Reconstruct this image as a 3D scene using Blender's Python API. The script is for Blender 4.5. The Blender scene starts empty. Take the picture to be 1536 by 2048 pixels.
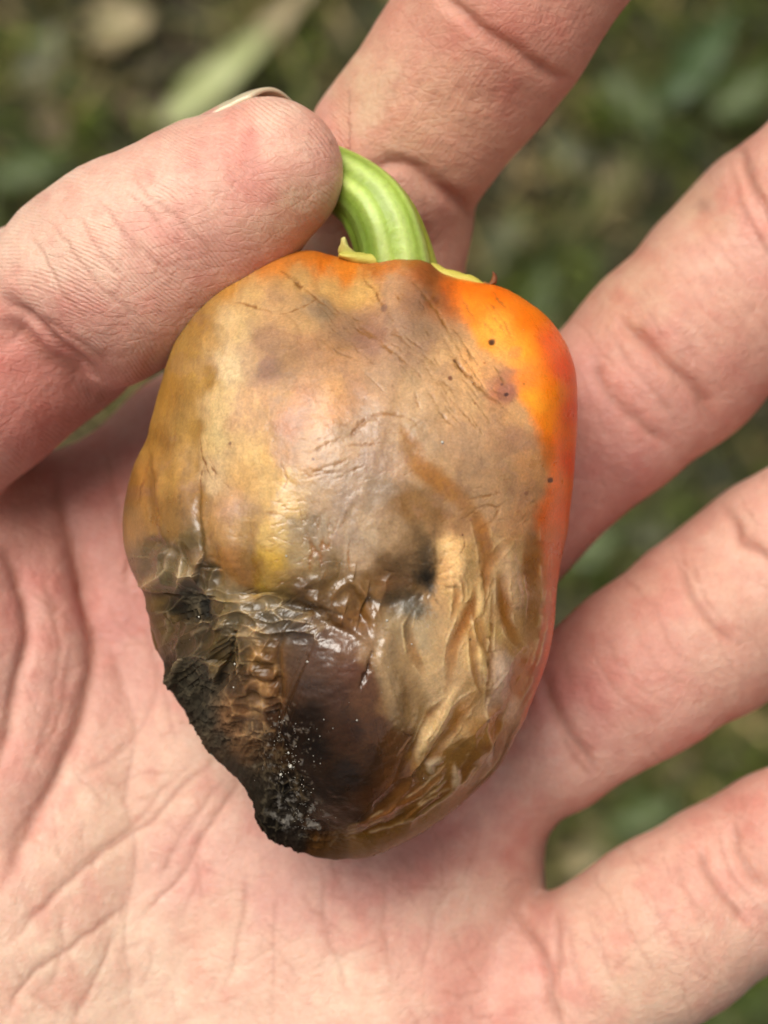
import bpy, math, random
import numpy as np
from mathutils import Vector, Matrix

random.seed(7)
rng = np.random.default_rng(11)
SC = bpy.context.scene
COL = SC.collection

# ------------------------------------------------------------------ camera
CAMZ = 0.235                      # camera height over the palm plane (m)
FOCUS_Z = 0.027
cam_d = bpy.data.cameras.new('camera')
cam = bpy.data.objects.new('camera', cam_d)
COL.objects.link(cam)
cam.location = (0, 0, CAMZ)
cam.rotation_euler = (0, 0, 0)    # straight down
cam_d.sensor_fit = 'VERTICAL'
cam_d.sensor_height = 24.0
cam_d.lens = 51.4
cam_d.clip_start = 0.01
cam_d.clip_end = 200
cam_d.dof.use_dof = True
cam_d.dof.focus_distance = CAMZ - FOCUS_Z
cam_d.dof.aperture_fstop = 51.4 / 3.7
SC.camera = cam

# ------------------------------------------------------------------ light
SUN_EL, SUN_AZ = math.radians(60), math.radians(-30)   # azimuth from +Y (image up), negative = to the left
w = bpy.data.worlds.new('World'); SC.world = w; w.use_nodes = True
nt = w.node_tree; bg = nt.nodes['Background']
sky = nt.nodes.new('ShaderNodeTexSky'); sky.sky_type = 'NISHITA'; sky.sun_disc = False
sky.sun_elevation = SUN_EL; sky.sun_rotation = SUN_AZ
sky.air_density = 1.0; sky.dust_density = 6.0; sky.ozone_density = 0.6
hs = nt.nodes.new('ShaderNodeHueSaturation'); hs.inputs['Saturation'].default_value = 0.02     # overcast: the blue is greyed by cloud
nt.links.new(sky.outputs['Color'], hs.inputs['Color']); nt.links.new(hs.outputs['Color'], bg.inputs['Color'])
bg.inputs['Strength'].default_value = 0.066
sd = bpy.data.lights.new('sun', 'SUN'); sd.energy = 1.45; sd.angle = math.radians(34); sd.color = (1.0, 0.93, 0.80)
so = bpy.data.objects.new('sun', sd); COL.objects.link(so)
dirv = Vector((math.cos(SUN_EL) * math.sin(SUN_AZ), math.cos(SUN_EL) * math.cos(SUN_AZ), math.sin(SUN_EL)))
so.rotation_euler = dirv.to_track_quat('Z', 'Y').to_euler()
so.location = dirv * 3
SC.view_settings.view_transform = 'Standard'
SC.view_settings.look = 'None'
SC.view_settings.gamma = 1.0
SC.view_settings.exposure = 0.80

# ------------------------------------------------------------------ helpers
MMPX = 0.0456 / 200.0             # mm per photo pixel per mm of distance
def sc(z):                        # mm per photo pixel at height z (mm)
    return (235.0 - z) * MMPX
def P(px, py, z):                 # a point at height z (mm), metres out
    s = sc(z)
    return ((px - 768.0) * s * 1e-3, (1024.0 - py) * s * 1e-3, z * 1e-3)
def lin(c):
    c = np.asarray(c, dtype=np.float64) / 255.0
    return np.where(c <= 0.04045, c / 12.92, ((c + 0.055) / 1.055) ** 2.4)

_LAT = [np.random.default_rng(100 + i).random((256, 256)).astype(np.float32) for i in range(8)]
def vnoise(x, y, seed=0):         # smooth value noise, 0..1
    L = _LAT[seed % 8]
    x = x + seed * 17.31; y = y + seed * 9.77
    xi = np.floor(x).astype(np.int64); yi = np.floor(y).astype(np.int64)
    fx = (x - xi).astype(np.float32); fy = (y - yi).astype(np.float32)
    fx = fx * fx * fx * (fx * (fx * 6 - 15) + 10); fy = fy * fy * fy * (fy * (fy * 6 - 15) + 10)
    x0 = xi & 255; x1 = (xi + 1) & 255; y0 = yi & 255; y1 = (yi + 1) & 255
    return (L[x0, y0] * (1 - fx) + L[x1, y0] * fx) * (1 - fy) + (L[x0, y1] * (1 - fx) + L[x1, y1] * fx) * fy
def fbm(x, y, seed=0, octv=4, gain=0.5):
    a, t, n = 1.0, 0.0, 0.0
    for i in range(octv):
        t = t + a * (vnoise(x * 2 ** i, y * 2 ** i, seed + i) - 0.5); n += a; a *= gain
    return t / n * 2               # about -1..1
def ridged(x, y, seed=0, octv=4, gain=0.55):
    a, t, n = 1.0, 0.0, 0.0
    for i in range(octv):
        t = t + a * (1 - np.abs(vnoise(x * 2 ** i, y * 2 ** i, seed + i) * 2 - 1) * 1.6); n += a; a *= gain
    return t / n
def facets(x, y, seed=0, tilt=1.0, edges=False):  # crumpled film: every cell a plane of its own, meeting in sharp folds
    r = np.random.default_rng(500 + seed)
    n = 64
    jx = r.random((n, n)); jy = r.random((n, n)); gx = r.normal(0, tilt, (n, n)); gy = r.normal(0, tilt, (n, n)); h = r.normal(0, 0.25, (n, n))
    xi = np.floor(x).astype(np.int64); yi = np.floor(y).astype(np.int64)
    best = np.full(x.shape, 9.0); sec = np.full(x.shape, 9.0)
    for dx in (-1, 0, 1):
        for dy in (-1, 0, 1):
            cx = (xi + dx) % n; cy = (yi + dy) % n
            px_ = xi + dx + jx[cx, cy]; py_ = yi + dy + jy[cx, cy]
            ddx = x - px_; ddy = y - py_
            v = h[cx, cy] + 0.42 * (gx[cx, cy] * ddx + gy[cx, cy] * ddy) + 0.62 * (ddx * ddx + ddy * ddy)
            sec = np.minimum(sec, np.maximum(best, v)); best = np.minimum(best, v)
    return (best, sec - best) if edges else best
def smooth(a, b, v):
    t = np.clip((v - a) / (b - a), 0, 1); return t * t * (3 - 2 * t)
def catmull(pts, step=14.0):
    p = np.asarray(pts, float)
    if len(p) < 3: return p
    q = np.vstack([2 * p[0] - p[1], p, 2 * p[-1] - p[-2]])
    out = []
    for i in range(1, len(q) - 2):
        L = np.linalg.norm(q[i + 1] - q[i]); n = max(1, int(L / step))
        for k in range(n):
            t = k / n
            out.append(0.5 * ((2 * q[i]) + (-q[i - 1] + q[i + 1]) * t + (2 * q[i - 1] - 5 * q[i] + 4 * q[i + 1] - q[i + 2]) * t * t
                              + (-q[i - 1] + 3 * q[i] - 3 * q[i + 1] + q[i + 2]) * t ** 3))
    out.append(q[-2]); return np.array(out)
def stroke(X, Y, pts, reach, step=22.0, taper=True):
    """for the points within reach of a curve: indices, signed distance and position along it (0..1)"""
    c = catmull(pts, step); lo = c.min(0) - reach; hi = c.max(0) + reach
    idx = np.nonzero((X > lo[0]) & (X < hi[0]) & (Y > lo[1]) & (Y < hi[1]))[0]
    if len(idx) == 0: return idx, np.zeros(0), np.zeros(0)
    x = X[idx]; y = Y[idx]; bd = np.full(len(idx), 1e9); sg = np.ones(len(idx)); al = np.zeros(len(idx))
    n = len(c) - 1
    for i in range(n):
        a = c[i]; b = c[i + 1]; ab = b - a; L2 = (ab ** 2).sum() + 1e-9
        ux = x - a[0]; uy = y - a[1]
        t = np.clip((ux * ab[0] + uy * ab[1]) / L2, 0, 1)
        dx = ux - t * ab[0]; dy = uy - t * ab[1]; d = np.sqrt(dx * dx + dy * dy)
        m = d < bd
        bd[m] = d[m]; sg[m] = np.sign(ab[0] * uy[m] - ab[1] * ux[m]); al[m] = (i + t[m]) / n
    return idx, bd * sg, al
def shepard(X, Y, pts, soft=22.0, power=2.2):
    acc = np.zeros((len(X), 3)); ws = np.zeros(len(X))
    for (px, py, c) in pts:
        d2 = (X - px) ** 2 + (Y - py) ** 2 + soft * soft
        wt = d2 ** (-power); ws += wt; acc += wt[:, None] * lin(c)
    return acc / ws[:, None]

def tag(o, label=None, cat=None, group=None, kind=None):
    if label: o['label'] = label
    if cat: o['category'] = cat
    if group: o['group'] = group
    if kind: o['kind'] = kind
    return o
def empty(name, loc=(0, 0, 0)):
    o = bpy.data.objects.new(name, None); COL.objects.link(o); o.location = loc; o.empty_display_size = 0.01; return o
def mesh_obj(name, verts, faces, mat, parent=None, smooth_=True, attrs=None, origin=None):
    """faces: (n,4) or (n,3) int array, or a list of tuples"""
    me = bpy.data.meshes.new(name)
    v = np.asarray(verts, dtype=np.float64)
    if origin is not None: v = v - np.asarray(origin)
    if isinstance(faces, np.ndarray):
        nf, k = faces.shape
        me.vertices.add(len(v)); me.vertices.foreach_set('co', v.astype(np.float32).ravel())
        me.loops.add(nf * k); me.loops.foreach_set('vertex_index', faces.astype(np.int32).ravel())
        me.polygons.add(nf); me.polygons.foreach_set('loop_start', np.arange(0, nf * k, k, dtype=np.int32))
        me.update(calc_edges=True)
    else:
        me.from_pydata(v.tolist(), [], faces)
    if smooth_: me.polygons.foreach_set('use_smooth', np.ones(len(me.polygons), dtype=bool))
    for an, (typ, arr) in (attrs or {}).items():
        a = me.attributes.new(an, typ, 'POINT')
        if typ == 'FLOAT': a.data.foreach_set('value', np.asarray(arr, dtype=np.float32).ravel())
        else:
            arr = np.asarray(arr, dtype=np.float32)
            if arr.shape[1] == 3: arr = np.hstack([arr, np.ones((len(arr), 1), np.float32)])
            a.data.foreach_set('color', arr.ravel())
    if mat: me.materials.append(mat)
    me.update()
    o = bpy.data.objects.new(name, me); COL.objects.link(o)
    if origin is not None: o.location = tuple(origin)
    if parent is not None:
        o.parent = parent
        o.location = Vector(o.location) - Vector(parent.location)
    return o
def grid_normals(G):
    du = np.roll(G, -1, 0) - np.roll(G, 1, 0)
    dv = np.empty_like(G); dv[:, 1:-1] = G[:, 2:] - G[:, :-2]; dv[:, 0] = G[:, 1] - G[:, 0]; dv[:, -1] = G[:, -1] - G[:, -2]
    n = np.cross(du, dv); n /= np.linalg.norm(n, axis=2, keepdims=True) + 1e-12
    return n
def tube_faces(nu, nv):            # nu around (wrapped), nv along
    i = np.arange(nu)[:, None]; j = np.arange(nv - 1)[None, :]
    a = (i * nv + j).ravel(); b = (((i + 1) % nu) * nv + j).ravel()
    return np.stack([a, b, b + 1, a + 1], 1)

# ------------------------------------------------------------------ node helpers
def new_mat(name):
    m = bpy.data.materials.new(name); m.use_nodes = True
    return m, m.node_tree, m.node_tree.nodes['Principled BSDF']
def N(nt, typ, **kw):
    n = nt.nodes.new(typ)
    for k, v in kw.items():
        if k.startswith('i_'): n.inputs[k[2:].replace('_', ' ')].default_value = v
        else: setattr(n, k, v)
    return n
def attr(nt, name):
    n = nt.nodes.new('ShaderNodeAttribute'); n.attribute_name = name; return n
def math_n(nt, op, a, b=None, c=None):
    n = nt.nodes.new('ShaderNodeMath'); n.operation = op
    for i, v in enumerate((a, b, c)):
        if v is None: continue
        if isinstance(v, (int, float)): n.inputs[i].default_value = v
        else: nt.links.new(v, n.inputs[i])
    return n.outputs[0]
def noise_n(nt, scale, detail=3.0, rough=0.5, vec=None, out='Fac'):
    n = nt.nodes.new('ShaderNodeTexNoise'); n.inputs['Scale'].default_value = scale
    n.inputs['Detail'].default_value = detail; n.inputs['Roughness'].default_value = rough
    nt.links.new(vec if vec is not None else objco(nt), n.inputs['Vector'])
    return n.outputs[out]
def objco(nt):
    for n in nt.nodes:
        if n.type == 'TEX_COORD': return n.outputs['Object']
    return nt.nodes.new('ShaderNodeTexCoord').outputs['Object']
def bump_n(nt, height, dist, strength=1.0, prev=None):
    b = nt.nodes.new('ShaderNodeBump'); b.inputs['Strength'].default_value = strength; b.inputs['Distance'].default_value = dist
    nt.links.new(height, b.inputs['Height'])
    if prev is not None: nt.links.new(prev, b.inputs['Normal'])
    return b.outputs['Normal']
def mixc(nt, fac, a, b, blend='MIX'):
    n = nt.nodes.new('ShaderNodeMix'); n.data_type = 'RGBA'; n.blend_type = blend
    for s, v in ((n.inputs[0], fac), (n.inputs[6], a), (n.inputs[7], b)):
        if isinstance(v, (int, float)): s.default_value = v
        elif isinstance(v, tuple): s.default_value = v
        else: nt.links.new(v, s)
    return n.outputs[2]
def ramp(nt, fac, stops):
    n = nt.nodes.new('ShaderNodeValToRGB'); nt.links.new(fac, n.inputs[0])
    cr = n.color_ramp
    while len(cr.elements) < len(stops): cr.elements.new(0.5)
    for e, (p, c) in zip(cr.elements, stops):
        e.position = p; e.color = (c[0], c[1], c[2], 1) if isinstance(c, tuple) else (c, c, c, 1)
    return n.outputs[0]

# ================================================================== GROUND
GZ = -1.30                         # the ground lies this far under the hand (m)
def gh(x, y):                      # height of the soil
    return 0.012 * fbm(x * 9, y * 9, 2, 4) + 0.004 * fbm(x * 60, y * 60, 3, 2)
def build_ground():
    m, nt, b = new_mat('garden_soil')
    n1 = noise_n(nt, 14, 5, 0.6); n2 = noise_n(nt, 90, 4, 0.65)
    c = ramp(nt, n1, [(0.3, (0.018, 0.014, 0.006)), (0.5, (0.035, 0.026, 0.012)), (0.62, (0.07, 0.053, 0.025)), (0.8, (0.12, 0.09, 0.045))])
    c2 = ramp(nt, n2, [(0.3, 0.45), (0.7, 1.3)])
    nt.links.new(mixc(nt, 1.0, c, c2, 'MULTIPLY'), b.inputs['Base Color'])
    b.inputs['Roughness'].default_value = 0.95
    nt.links.new(bump_n(nt, n2, 0.004), b.inputs['Normal'])
    k = np.linspace(-1, 1, 261)
    ax = np.sign(k) * (0.55 * np.abs(k) + 29.45 * np.abs(k) ** 9)
    X, Y = np.meshgrid(ax, ax, indexing='ij')
    Z = GZ + gh(X, Y)
    V = np.stack([X, Y, Z], 2).reshape(-1, 3); n = len(ax)
    i, j = np.meshgrid(np.arange(n - 1), np.arange(n - 1), indexing='ij'); a = (i * n + j).ravel()
    F = np.stack([a, a + n, a + n + 1, a + 1], 1)
    tag(mesh_obj('ground', V, F, m), kind='structure', label='bare brown garden soil far below the hand, out of focus')
build_ground()

def leaf_mat(name, c0, c1, rough=0.5, trans=0.15):
    m, nt, b = new_mat(name)
    n1 = noise_n(nt, 120, 4, 0.6)
    nt.links.new(ramp(nt, n1, [(0.3, c0), (0.7, c1)]), b.inputs['Base Color'])
    b.inputs['Roughness'].default_value = rough
    return m
def grass_material():
    m, nt, b = new_mat('grass_blades')
    a = attr(nt, 'tint')
    nt.links.new(a.outputs['Color'], b.inputs['Base Color']); b.inputs['Roughness'].default_value = 0.6
    return m
GM = grass_material()
def build_grass():
    # real blades: tapered bent strips rising in clumps out of the soil
    verts, faces, tint = [], [], []
    r = np.random.default_rng(5)
    nb = 0
    pal = [lin((96, 112, 18)), lin((82, 90, 28)), lin((98, 94, 48)), lin((52, 54, 22)), lin((100, 104, 62)), lin((156, 136, 84))]
    for cx, cy, n, rad, hmax, bias in CLUMPS:
        for _ in range(n):
            x = cx + r.normal(0, rad); y = cy + r.normal(0, rad)
            z = GZ + float(gh(np.array([x]), np.array([y]))[0]) - 0.002
            h = hmax * r.uniform(0.4, 1.0); a = r.uniform(0, 2 * math.pi); lean = r.uniform(0.25, 1.0)
            wd = r.uniform(0.0018, 0.0048) ; d = np.array([math.cos(a), math.sin(a)]); s = np.array([-d[1], d[0]])
            k = 5; base = len(verts)
            ci = r.choice(len(pal), p=bias)
            col = pal[ci] * r.uniform(0.15, 1.15)
            for i in range(k):
                t = i / (k - 1)
                o = d * h * lean * t * t; zz = z + h * (t - 0.45 * lean * t * t)
                ww = wd * (1 - t ** 1.6) + 0.0002
                for sgn in (-1, 1):
                    verts.append((x + o[0] + s[0] * ww * sgn, y + o[1] + s[1] * ww * sgn, zz)); tint.append(col)
            for i in range(k - 1):
                q = base + 2 * i; faces.append((q, q + 1, q + 3, q + 2))
            nb += 1
    o = mesh_obj('grass', verts, np.array(faces), GM, attrs={'tint': ('FLOAT_COLOR', np.array(tint))})
    tag(o, 'loose green and straw coloured grass blurred far below the hand', 'grass', kind='stuff')
def gp(px, py, z=None):            # the spot of the ground seen at a photo pixel
    zz = GZ * 1000 if z is None else z
    x, y, _ = P(px, py, zz); return x, y
G_ = [0.36, 0.22, 0.14, 0.08, 0.08, 0.12]; D_ = [0.05, 0.08, 0.22, 0.10, 0.22, 0.33]; K_ = [0.12, 0.16, 0.2, 0.34, 0.10, 0.08]
CLUMPS = []
for px, py, n, rad, h, b in [(60, 300, 260, .018, .05, G_), (20, 220, 120, .014, .05, G_), (1260, 200, 280, .020, .06, G_), (1400, 90, 260, .024, .06, K_), (1500, 60, 220, .02, .06, G_),
                             (1480, 250, 240, .02, .06, K_), (1080, 600, 200, .012, .05, G_), (1050, 560, 120, .012, .04, G_), (1340, 30, 160, .016, .05, G_), (1190, 1090, 240, .013, .05, G_),
                             (1300, 1620, 260, .016, .05, G_), (1220, 1560, 120, .014, .04, K_), (1480, 1530, 220, .018, .05, G_), (1500, 2030, 300, .022, .06, G_), (1430, 1180, 160, .02, .05, K_),
                             (600, 110, 160, .014, .05, G_), (640, 40, 140, .012, .05, D_), (100, 60, 120, .02, .04, D_), (180, 350, 140, .02, .04, K_), (1480, 960, 200, .016, .05, K_),
                             (330, 830, 100, .02, .05, D_), (200, 860, 120, .02, .05, D_), (1130, 470, 120, .018, .04, D_), (1380, 380, 120, .02, .04, D_), (1180, 1750, 120, .014, .04, D_)]:
    x, y = gp(px, py); CLUMPS.append((x, y, int(n * .8), rad * 1.7, h * 1.3, b))
for _ in range(420):
    x, y = rng.uniform(-1.3, 1.3), rng.uniform(-1.3, 1.3)
    CLUMPS.append((x, y, 14, .04, .045, [G_, D_, K_][rng.integers(3)]))
build_grass()

def leaf_mesh(L, W, bend=0.2, cup=0.25, point=1.3, wav=0.0, nseg=14):
    V, F = [], []
    for i in range(nseg + 1):
        t = i / nseg
        wd = W * (math.sin(math.pi * min(1, t ** 0.8)) ** (0.8) if 0 < t < 1 else 0.02)
        for j in range(-3, 4):
            s = j / 3
            z = cup * W * s * s + bend * L * (t - 0.5) ** 2 * -1 + wav * W * math.sin(t * 17 + j) * abs(s) - (0.04 * W if j == 0 else 0)
            V.append((L * (t - 0.5) + 0, wd * s, z))
    for i in range(nseg):
        for j in range(6):
            a = i * 7 + j; F.append((a, a + 7, a + 8, a + 1))
    n = len(V)                                       # real thickness: a lower skin joined round the rim
    V += [(x, y, z - 0.0005) for x, y, z in V]
    F2 = [tuple(n + k for k in reversed(f)) for f in F]
    rim = [i * 7 for i in range(nseg + 1)] + [nseg * 7 + j for j in range(1, 7)] + [i * 7 + 6 for i in range(nseg - 1, -1, -1)] + [j for j in range(5, 0, -1)]
    F3 = [(rim[i], rim[(i + 1) % len(rim)], n + rim[(i + 1) % len(rim)], n + rim[i]) for i in range(len(rim))]
    return V, F + F2 + F3
def lay(name, px, py, z, ang, V, F, mat, label, cat, tilt=0.0, group=None):
    x, y, zz = P(px, py, z)
    o = mesh_obj(name, V, F, mat); o.location = (x, y, zz); o.rotation_euler = (tilt, tilt * 0.6, math.radians(ang))
    return tag(o, label, cat, group)
gz = GZ * 1000
M_pale = leaf_mat('pale_green_leaf', (0.30, 0.33, 0.12), (0.42, 0.44, 0.20))
M_tan = leaf_mat('dry_tan_leaf', (0.24, 0.19, 0.09), (0.38, 0.30, 0.16))
M_grey = leaf_mat('grey_green_leaf', (0.10, 0.10, 0.05), (0.15, 0.15, 0.08))
M_green = leaf_mat('fresh_green_leaf', (0.035, 0.055, 0.006), (0.065, 0.09, 0.014))
M_dark = leaf_mat('dark_green_leaf', (0.035, 0.06, 0.015), (0.06, 0.10, 0.03))
M_brown = leaf_mat('brown_leaf', (0.09, 0.06, 0.03), (0.16, 0.11, 0.06))
LEAVES = [
    ('fallen_leaf', 435, 150, 50, 42, .072, .0105, M_pale, 'pale yellow green leaf lying just above the thumb nail, brightest on the ground'),
    ('dry_stalk', 545, 50, 40, 48, .070, .008, M_tan, 'broad tan dry stalk rising to the top edge left of the index finger'),
    ('fallen_leaf', 235, 50, 20, 10, .038, .016, M_tan, 'yellow tan dry leaf near the top edge left of the dry stalk'),
    ('fallen_leaf', 85, 130, 30, 70, .045, .014, M_grey, 'grey green leaf in the top left corner above the thumb'),
    ('fallen_leaf', 1240, 360, 15, 60, .040, .016, M_tan, 'tan dry leaf between the index and middle fingers'),
    ('fallen_leaf', 1150, 300, 20, -30, .030, .011, M_grey, 'small grey leaf close to the right side of the index finger'),
    ('fallen_leaf', 1400, 110, 60, 55, .060, .013, M_dark, 'long dark green leaf in the top right corner'),
    ('fallen_leaf', 1490, 180, 50, 35, .040, .014, M_green, 'green leaf at the right edge above the middle finger'),
    ('fallen_leaf', 1265, 205, 40, -40, .040, .014, M_green, 'fresh green leaf above the tan leaf between index and middle fingers'),
    ('fallen_leaf', 1080, 590, 40, 80, .034, .010, M_green, 'green leaf directly behind the orange shoulder of the pepper'),
    ('fallen_leaf', 1010, 480, 20, 50, .034, .013, M_grey, 'olive leaf beside the stem behind the index finger'),
    ('fallen_leaf', 1190, 1090, 50, 40, .030, .011, M_green, 'bright green leaf in the gap between middle and ring fingers'),
    ('fallen_leaf', 1290, 1060, 20, -20, .034, .010, M_grey, 'grey green leaf in the gap under the middle finger'),
    ('fallen_leaf', 1290, 1625, 50, 25, .036, .012, M_green, 'bright green leaf in the gap between ring finger and little finger'),
    ('fallen_leaf', 1165, 1720, 20, 20, .026, .009, M_tan, 'small yellow tan leaf low in the gap beside the little finger'),
    ('fallen_leaf', 1350, 1560, 20, 70, .028, .010, M_brown, 'brown dry leaf in the gap above the little finger'),
    ('fallen_leaf', 1490, 2010, 40, 30, .045, .014, M_green, 'green leaf in the bottom right corner under the little finger'),
    ('fallen_leaf', 1340, 500, 20, 75, .035, .012, M_brown, 'dull brown leaf by the upper side of the middle finger'),
    ('fallen_leaf', 310, 230, 15, -20, .034, .012, M_brown, 'brown crumpled leaf above the middle of the thumb'),
    ('fallen_leaf', 100, 240, 30, -60, .036, .010, M_brown, 'brown leaf on the left edge above the thumb knuckle'),
    ('fallen_leaf', 60, 330, 50, 15, .040, .012, M_green, 'dark green leaf at the left edge touching the thumb outline'),
]
for nm, px, py, dz, ang, L, W, mt, lb in LEAVES:
    V, F = leaf_mesh(L * 1.45, W * 1.15, bend=random.uniform(0.1, 0.5), cup=random.uniform(0.1, 0.4), wav=0.3)
    lay(nm, px, py, gz + dz, ang, V, F, mt, lb, 'stalk' if nm == 'dry_stalk' else 'leaf', tilt=random.uniform(-.25, .25), group='leaves lying on the ground' if nm != 'dry_stalk' else None)
def build_litter():                # uncountable crumbs of dead leaf between the grass
    r = np.random.default_rng(9); verts, faces, tint = [], [], []
    pal = [lin((146, 120, 72)), lin((96, 74, 42)), lin((66, 56, 28)), lin((176, 152, 100)), lin((118, 112, 64)), lin((86, 90, 36))]
    for _ in range(3600):
        x, y = r.uniform(-.5, .5), r.uniform(-.55, .55)
        z = GZ + float(gh(np.array([x]), np.array([y]))[0]) + r.uniform(.001, .012)
        a = r.uniform(0, 6.3); L = r.choice([r.uniform(.004, .016), r.uniform(.012, .045)]); W = L * r.uniform(.25, .6) if L < .016 else r.uniform(.0012, .004); c = pal[r.integers(6)] * r.uniform(.35, .95)
        b = len(verts); tz = r.normal(0, .3)
        for (u, v, q) in [(-1, 0, 0), (-.3, 1, .3), (1, .2, 0), (.2, -1, .3), (0, 0, -.2)]:
            verts.append((x + L * u * math.cos(a) - W * v * math.sin(a), y + L * u * math.sin(a) + W * v * math.cos(a), z + W * q + L * u * tz)); tint.append(c)
        for k in range(4): faces.append((b + k, b + (k + 1) % 4, b + 4))
    tag(mesh_obj('leaf_litter', verts, np.array(faces), GM, attrs={'tint': ('FLOAT_COLOR', np.array(tint))}),
        'crumbs of dead leaves scattered between the grass on the soil', 'leaf litter', kind='stuff')
build_litter()

# ================================================================== HAND
VOX = 0.6
GX0, GY0, GZ0 = -78.0, -128.0, -34.0
NX, NY, NZ = int(156 / VOX), int(206 / VOX), int(70 / VOX)
def ball(px, py, ztop, rpx):       # photo pixel, height of the skin there (mm), radius in pixels -> centre and radius in mm
    r = rpx * sc(ztop - 10)
    z = ztop - r
    s = sc(z); return np.array([(px - 768) * s, (1024 - py) * s, z]), rpx * s
class Field:
    def __init__(s): s.d = np.full((NX, NY, NZ), 40.0, np.float32)
    def cone(s, A, B, k=2.0, squash=1.0):
        (a, ra), (b, rb) = A, B; R = max(ra, rb) + k + 4
        lo = np.minimum(a, b) - R; hi = np.maximum(a, b) + R
        o = np.array([GX0, GY0, GZ0])
        i0 = np.clip(np.floor((lo - o) / VOX).astype(int), 0, [NX, NY, NZ]); i1 = np.clip(np.ceil((hi - o) / VOX).astype(int), 0, [NX, NY, NZ])
        x = (GX0 + VOX * np.arange(i0[0], i1[0], dtype=np.float32))[:, None, None]
        y = (GY0 + VOX * np.arange(i0[1], i1[1], dtype=np.float32))[None, :, None]
        z = (GZ0 + VOX * np.arange(i0[2], i1[2], dtype=np.float32))[None, None, :]
        ab = b - a; L2 = float((ab ** 2).sum()) + 1e-6
        t = ((x - a[0]) * ab[0] + (y - a[1]) * ab[1] + (z - a[2]) * ab[2]) / L2
        t = np.clip(t, 0, 1)
        dd = np.sqrt((x - a[0] - t * ab[0]) ** 2 + (y - a[1] - t * ab[1]) ** 2 + ((z - a[2] - t * ab[2]) / squash) ** 2) - (ra + (rb - ra) * t)
        v = s.d[i0[0]:i1[0], i0[1]:i1[1], i0[2]:i1[2]]
        h = np.maximum(k - np.abs(v - dd), 0) / k
        v[...] = np.minimum(v, dd) - h * h * k * 0.25
    def chain(s, pts, k=2.0, squash=1.0):
        bs = [ball(*p) for p in pts]
        for A, B in zip(bs[:-1], bs[1:]): s.cone(A, B, k, squash)
        return s
def join(a, b, k):
    h = np.maximum(k - np.abs(a - b), 0) / k
    return np.minimum(a, b) - h * h * k * 0.25

PALM = Field()
PALM.chain([(130, 3500, -2, 420), (200, 2750, -2, 430)], 8, 0.8)
PALM.chain([(200, 2750, -2, 420), (330, 1700, -2, 300), (600, 940, -7, 270)], 10)       # index metacarpal
PALM.chain([(300, 2700, -2, 400), (560, 1800, -2, 300), (840, 1150, -4, 230)], 10)
PALM.chain([(420, 2700, -1, 400), (700, 1950, -1, 300), (892, 1560, -3, 180)], 10)
PALM.chain([(520, 2700, 0, 380), (780, 2170, 1, 290), (855, 1940, -1, 180)], 10)        # little finger side
PALM.chain([(330, 1500, -3, 260), (790, 1690, -3, 238)], 10)
PALM.chain([(120, 2500, 2, 380), (-20, 1800, 4, 330), (-60, 1350, 3, 260), (-240, 930, 10, 225)], 10)    # ball of the thumb
PALM.chain([(60, 1240, -4, 200), (420, 1010, -8, 266)], 8)                               # web
PALM.chain([(-140, 1200, -2, 150), (100, 1090, -7, 140)], 8)
F1 = Field().chain([(600, 900, -5, 250), (745, 565, 1, 168), (778, 425, 3, 174)], 2.5)
F1.chain([(790, 315, 9, 186), (937, 120, 13, 188), (985, 58, 14, 192)], 2.0)
F1.chain([(1005, 30, 17, 196), (1130, -140, 18, 182), (1230, -300, 14, 150)], 1.5)
F2 = Field().chain([(840, 1150, -4, 210), (980, 1010, 0, 190), (1205, 835, 1, 176)], 3)
F2.chain([(1225, 815, 3, 182), (1340, 710, 4, 196), (1450, 602, 3, 196)], 1.5)
F2.chain([(1465, 574, 1, 196), (1560, 476, 1, 200)], 1.5)
F2.chain([(1590, 458, 5, 198), (1700, 350, 5, 185), (1830, 260, 2, 150)], 1.5)
F3 = Field().chain([(890, 1545, -4, 182), (1090, 1478, -1, 158)], 3)
F3.chain([(1115, 1455, 2, 160), (1290, 1336, 4, 174), (1400, 1262, 4, 184)], 1.5)
F3.chain([(1420, 1250, 1, 190), (1560, 1150, 0, 200)], 1.5)
F3.chain([(1590, 1130, 4, 195), (1750, 1010, 4, 180), (1900, 900, 0, 145)], 1.5)
F4 = Field().chain([(900, 2030, -1, 210), (1120, 1992, 3, 186)], 3)
F4.chain([(1150, 1975, 4, 186), (1338, 1857, 6, 182), (1440, 1790, 5, 176)], 2)
F4.chain([(1460, 1778, 3, 176), (1560, 1715, 3, 172)], 1.5)
F4.chain([(1590, 1700, 6, 170), (1740, 1610, 6, 155), (1840, 1550, 2, 125)], 1.5)
TH = Field().chain([(538, 345, 25, 150), (420, 425, 25, 180), (270, 520, 24, 202), (190, 572, 22, 212)], 2.5)
TH.chain([(100, 640, 15, 206), (-60, 750, 17, 214), (-240, 900, 13, 225)], 1.5)
D = PALM.d
for f, k in ((F1, 4), (F2, 4), (F3, 3.5), (F4, 1.6)): D = join(D, f.d, k)
# the thumb is only blended into the palm out at its knuckle, left of the picture
xx = (GX0 + VOX * np.arange(NX, dtype=np.float32))[:, None, None]
kk = 0.6 + 6.0 * smooth(-42.0, -52.0, xx)
D = join(D, TH.d, kk.astype(np.float32))

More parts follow.
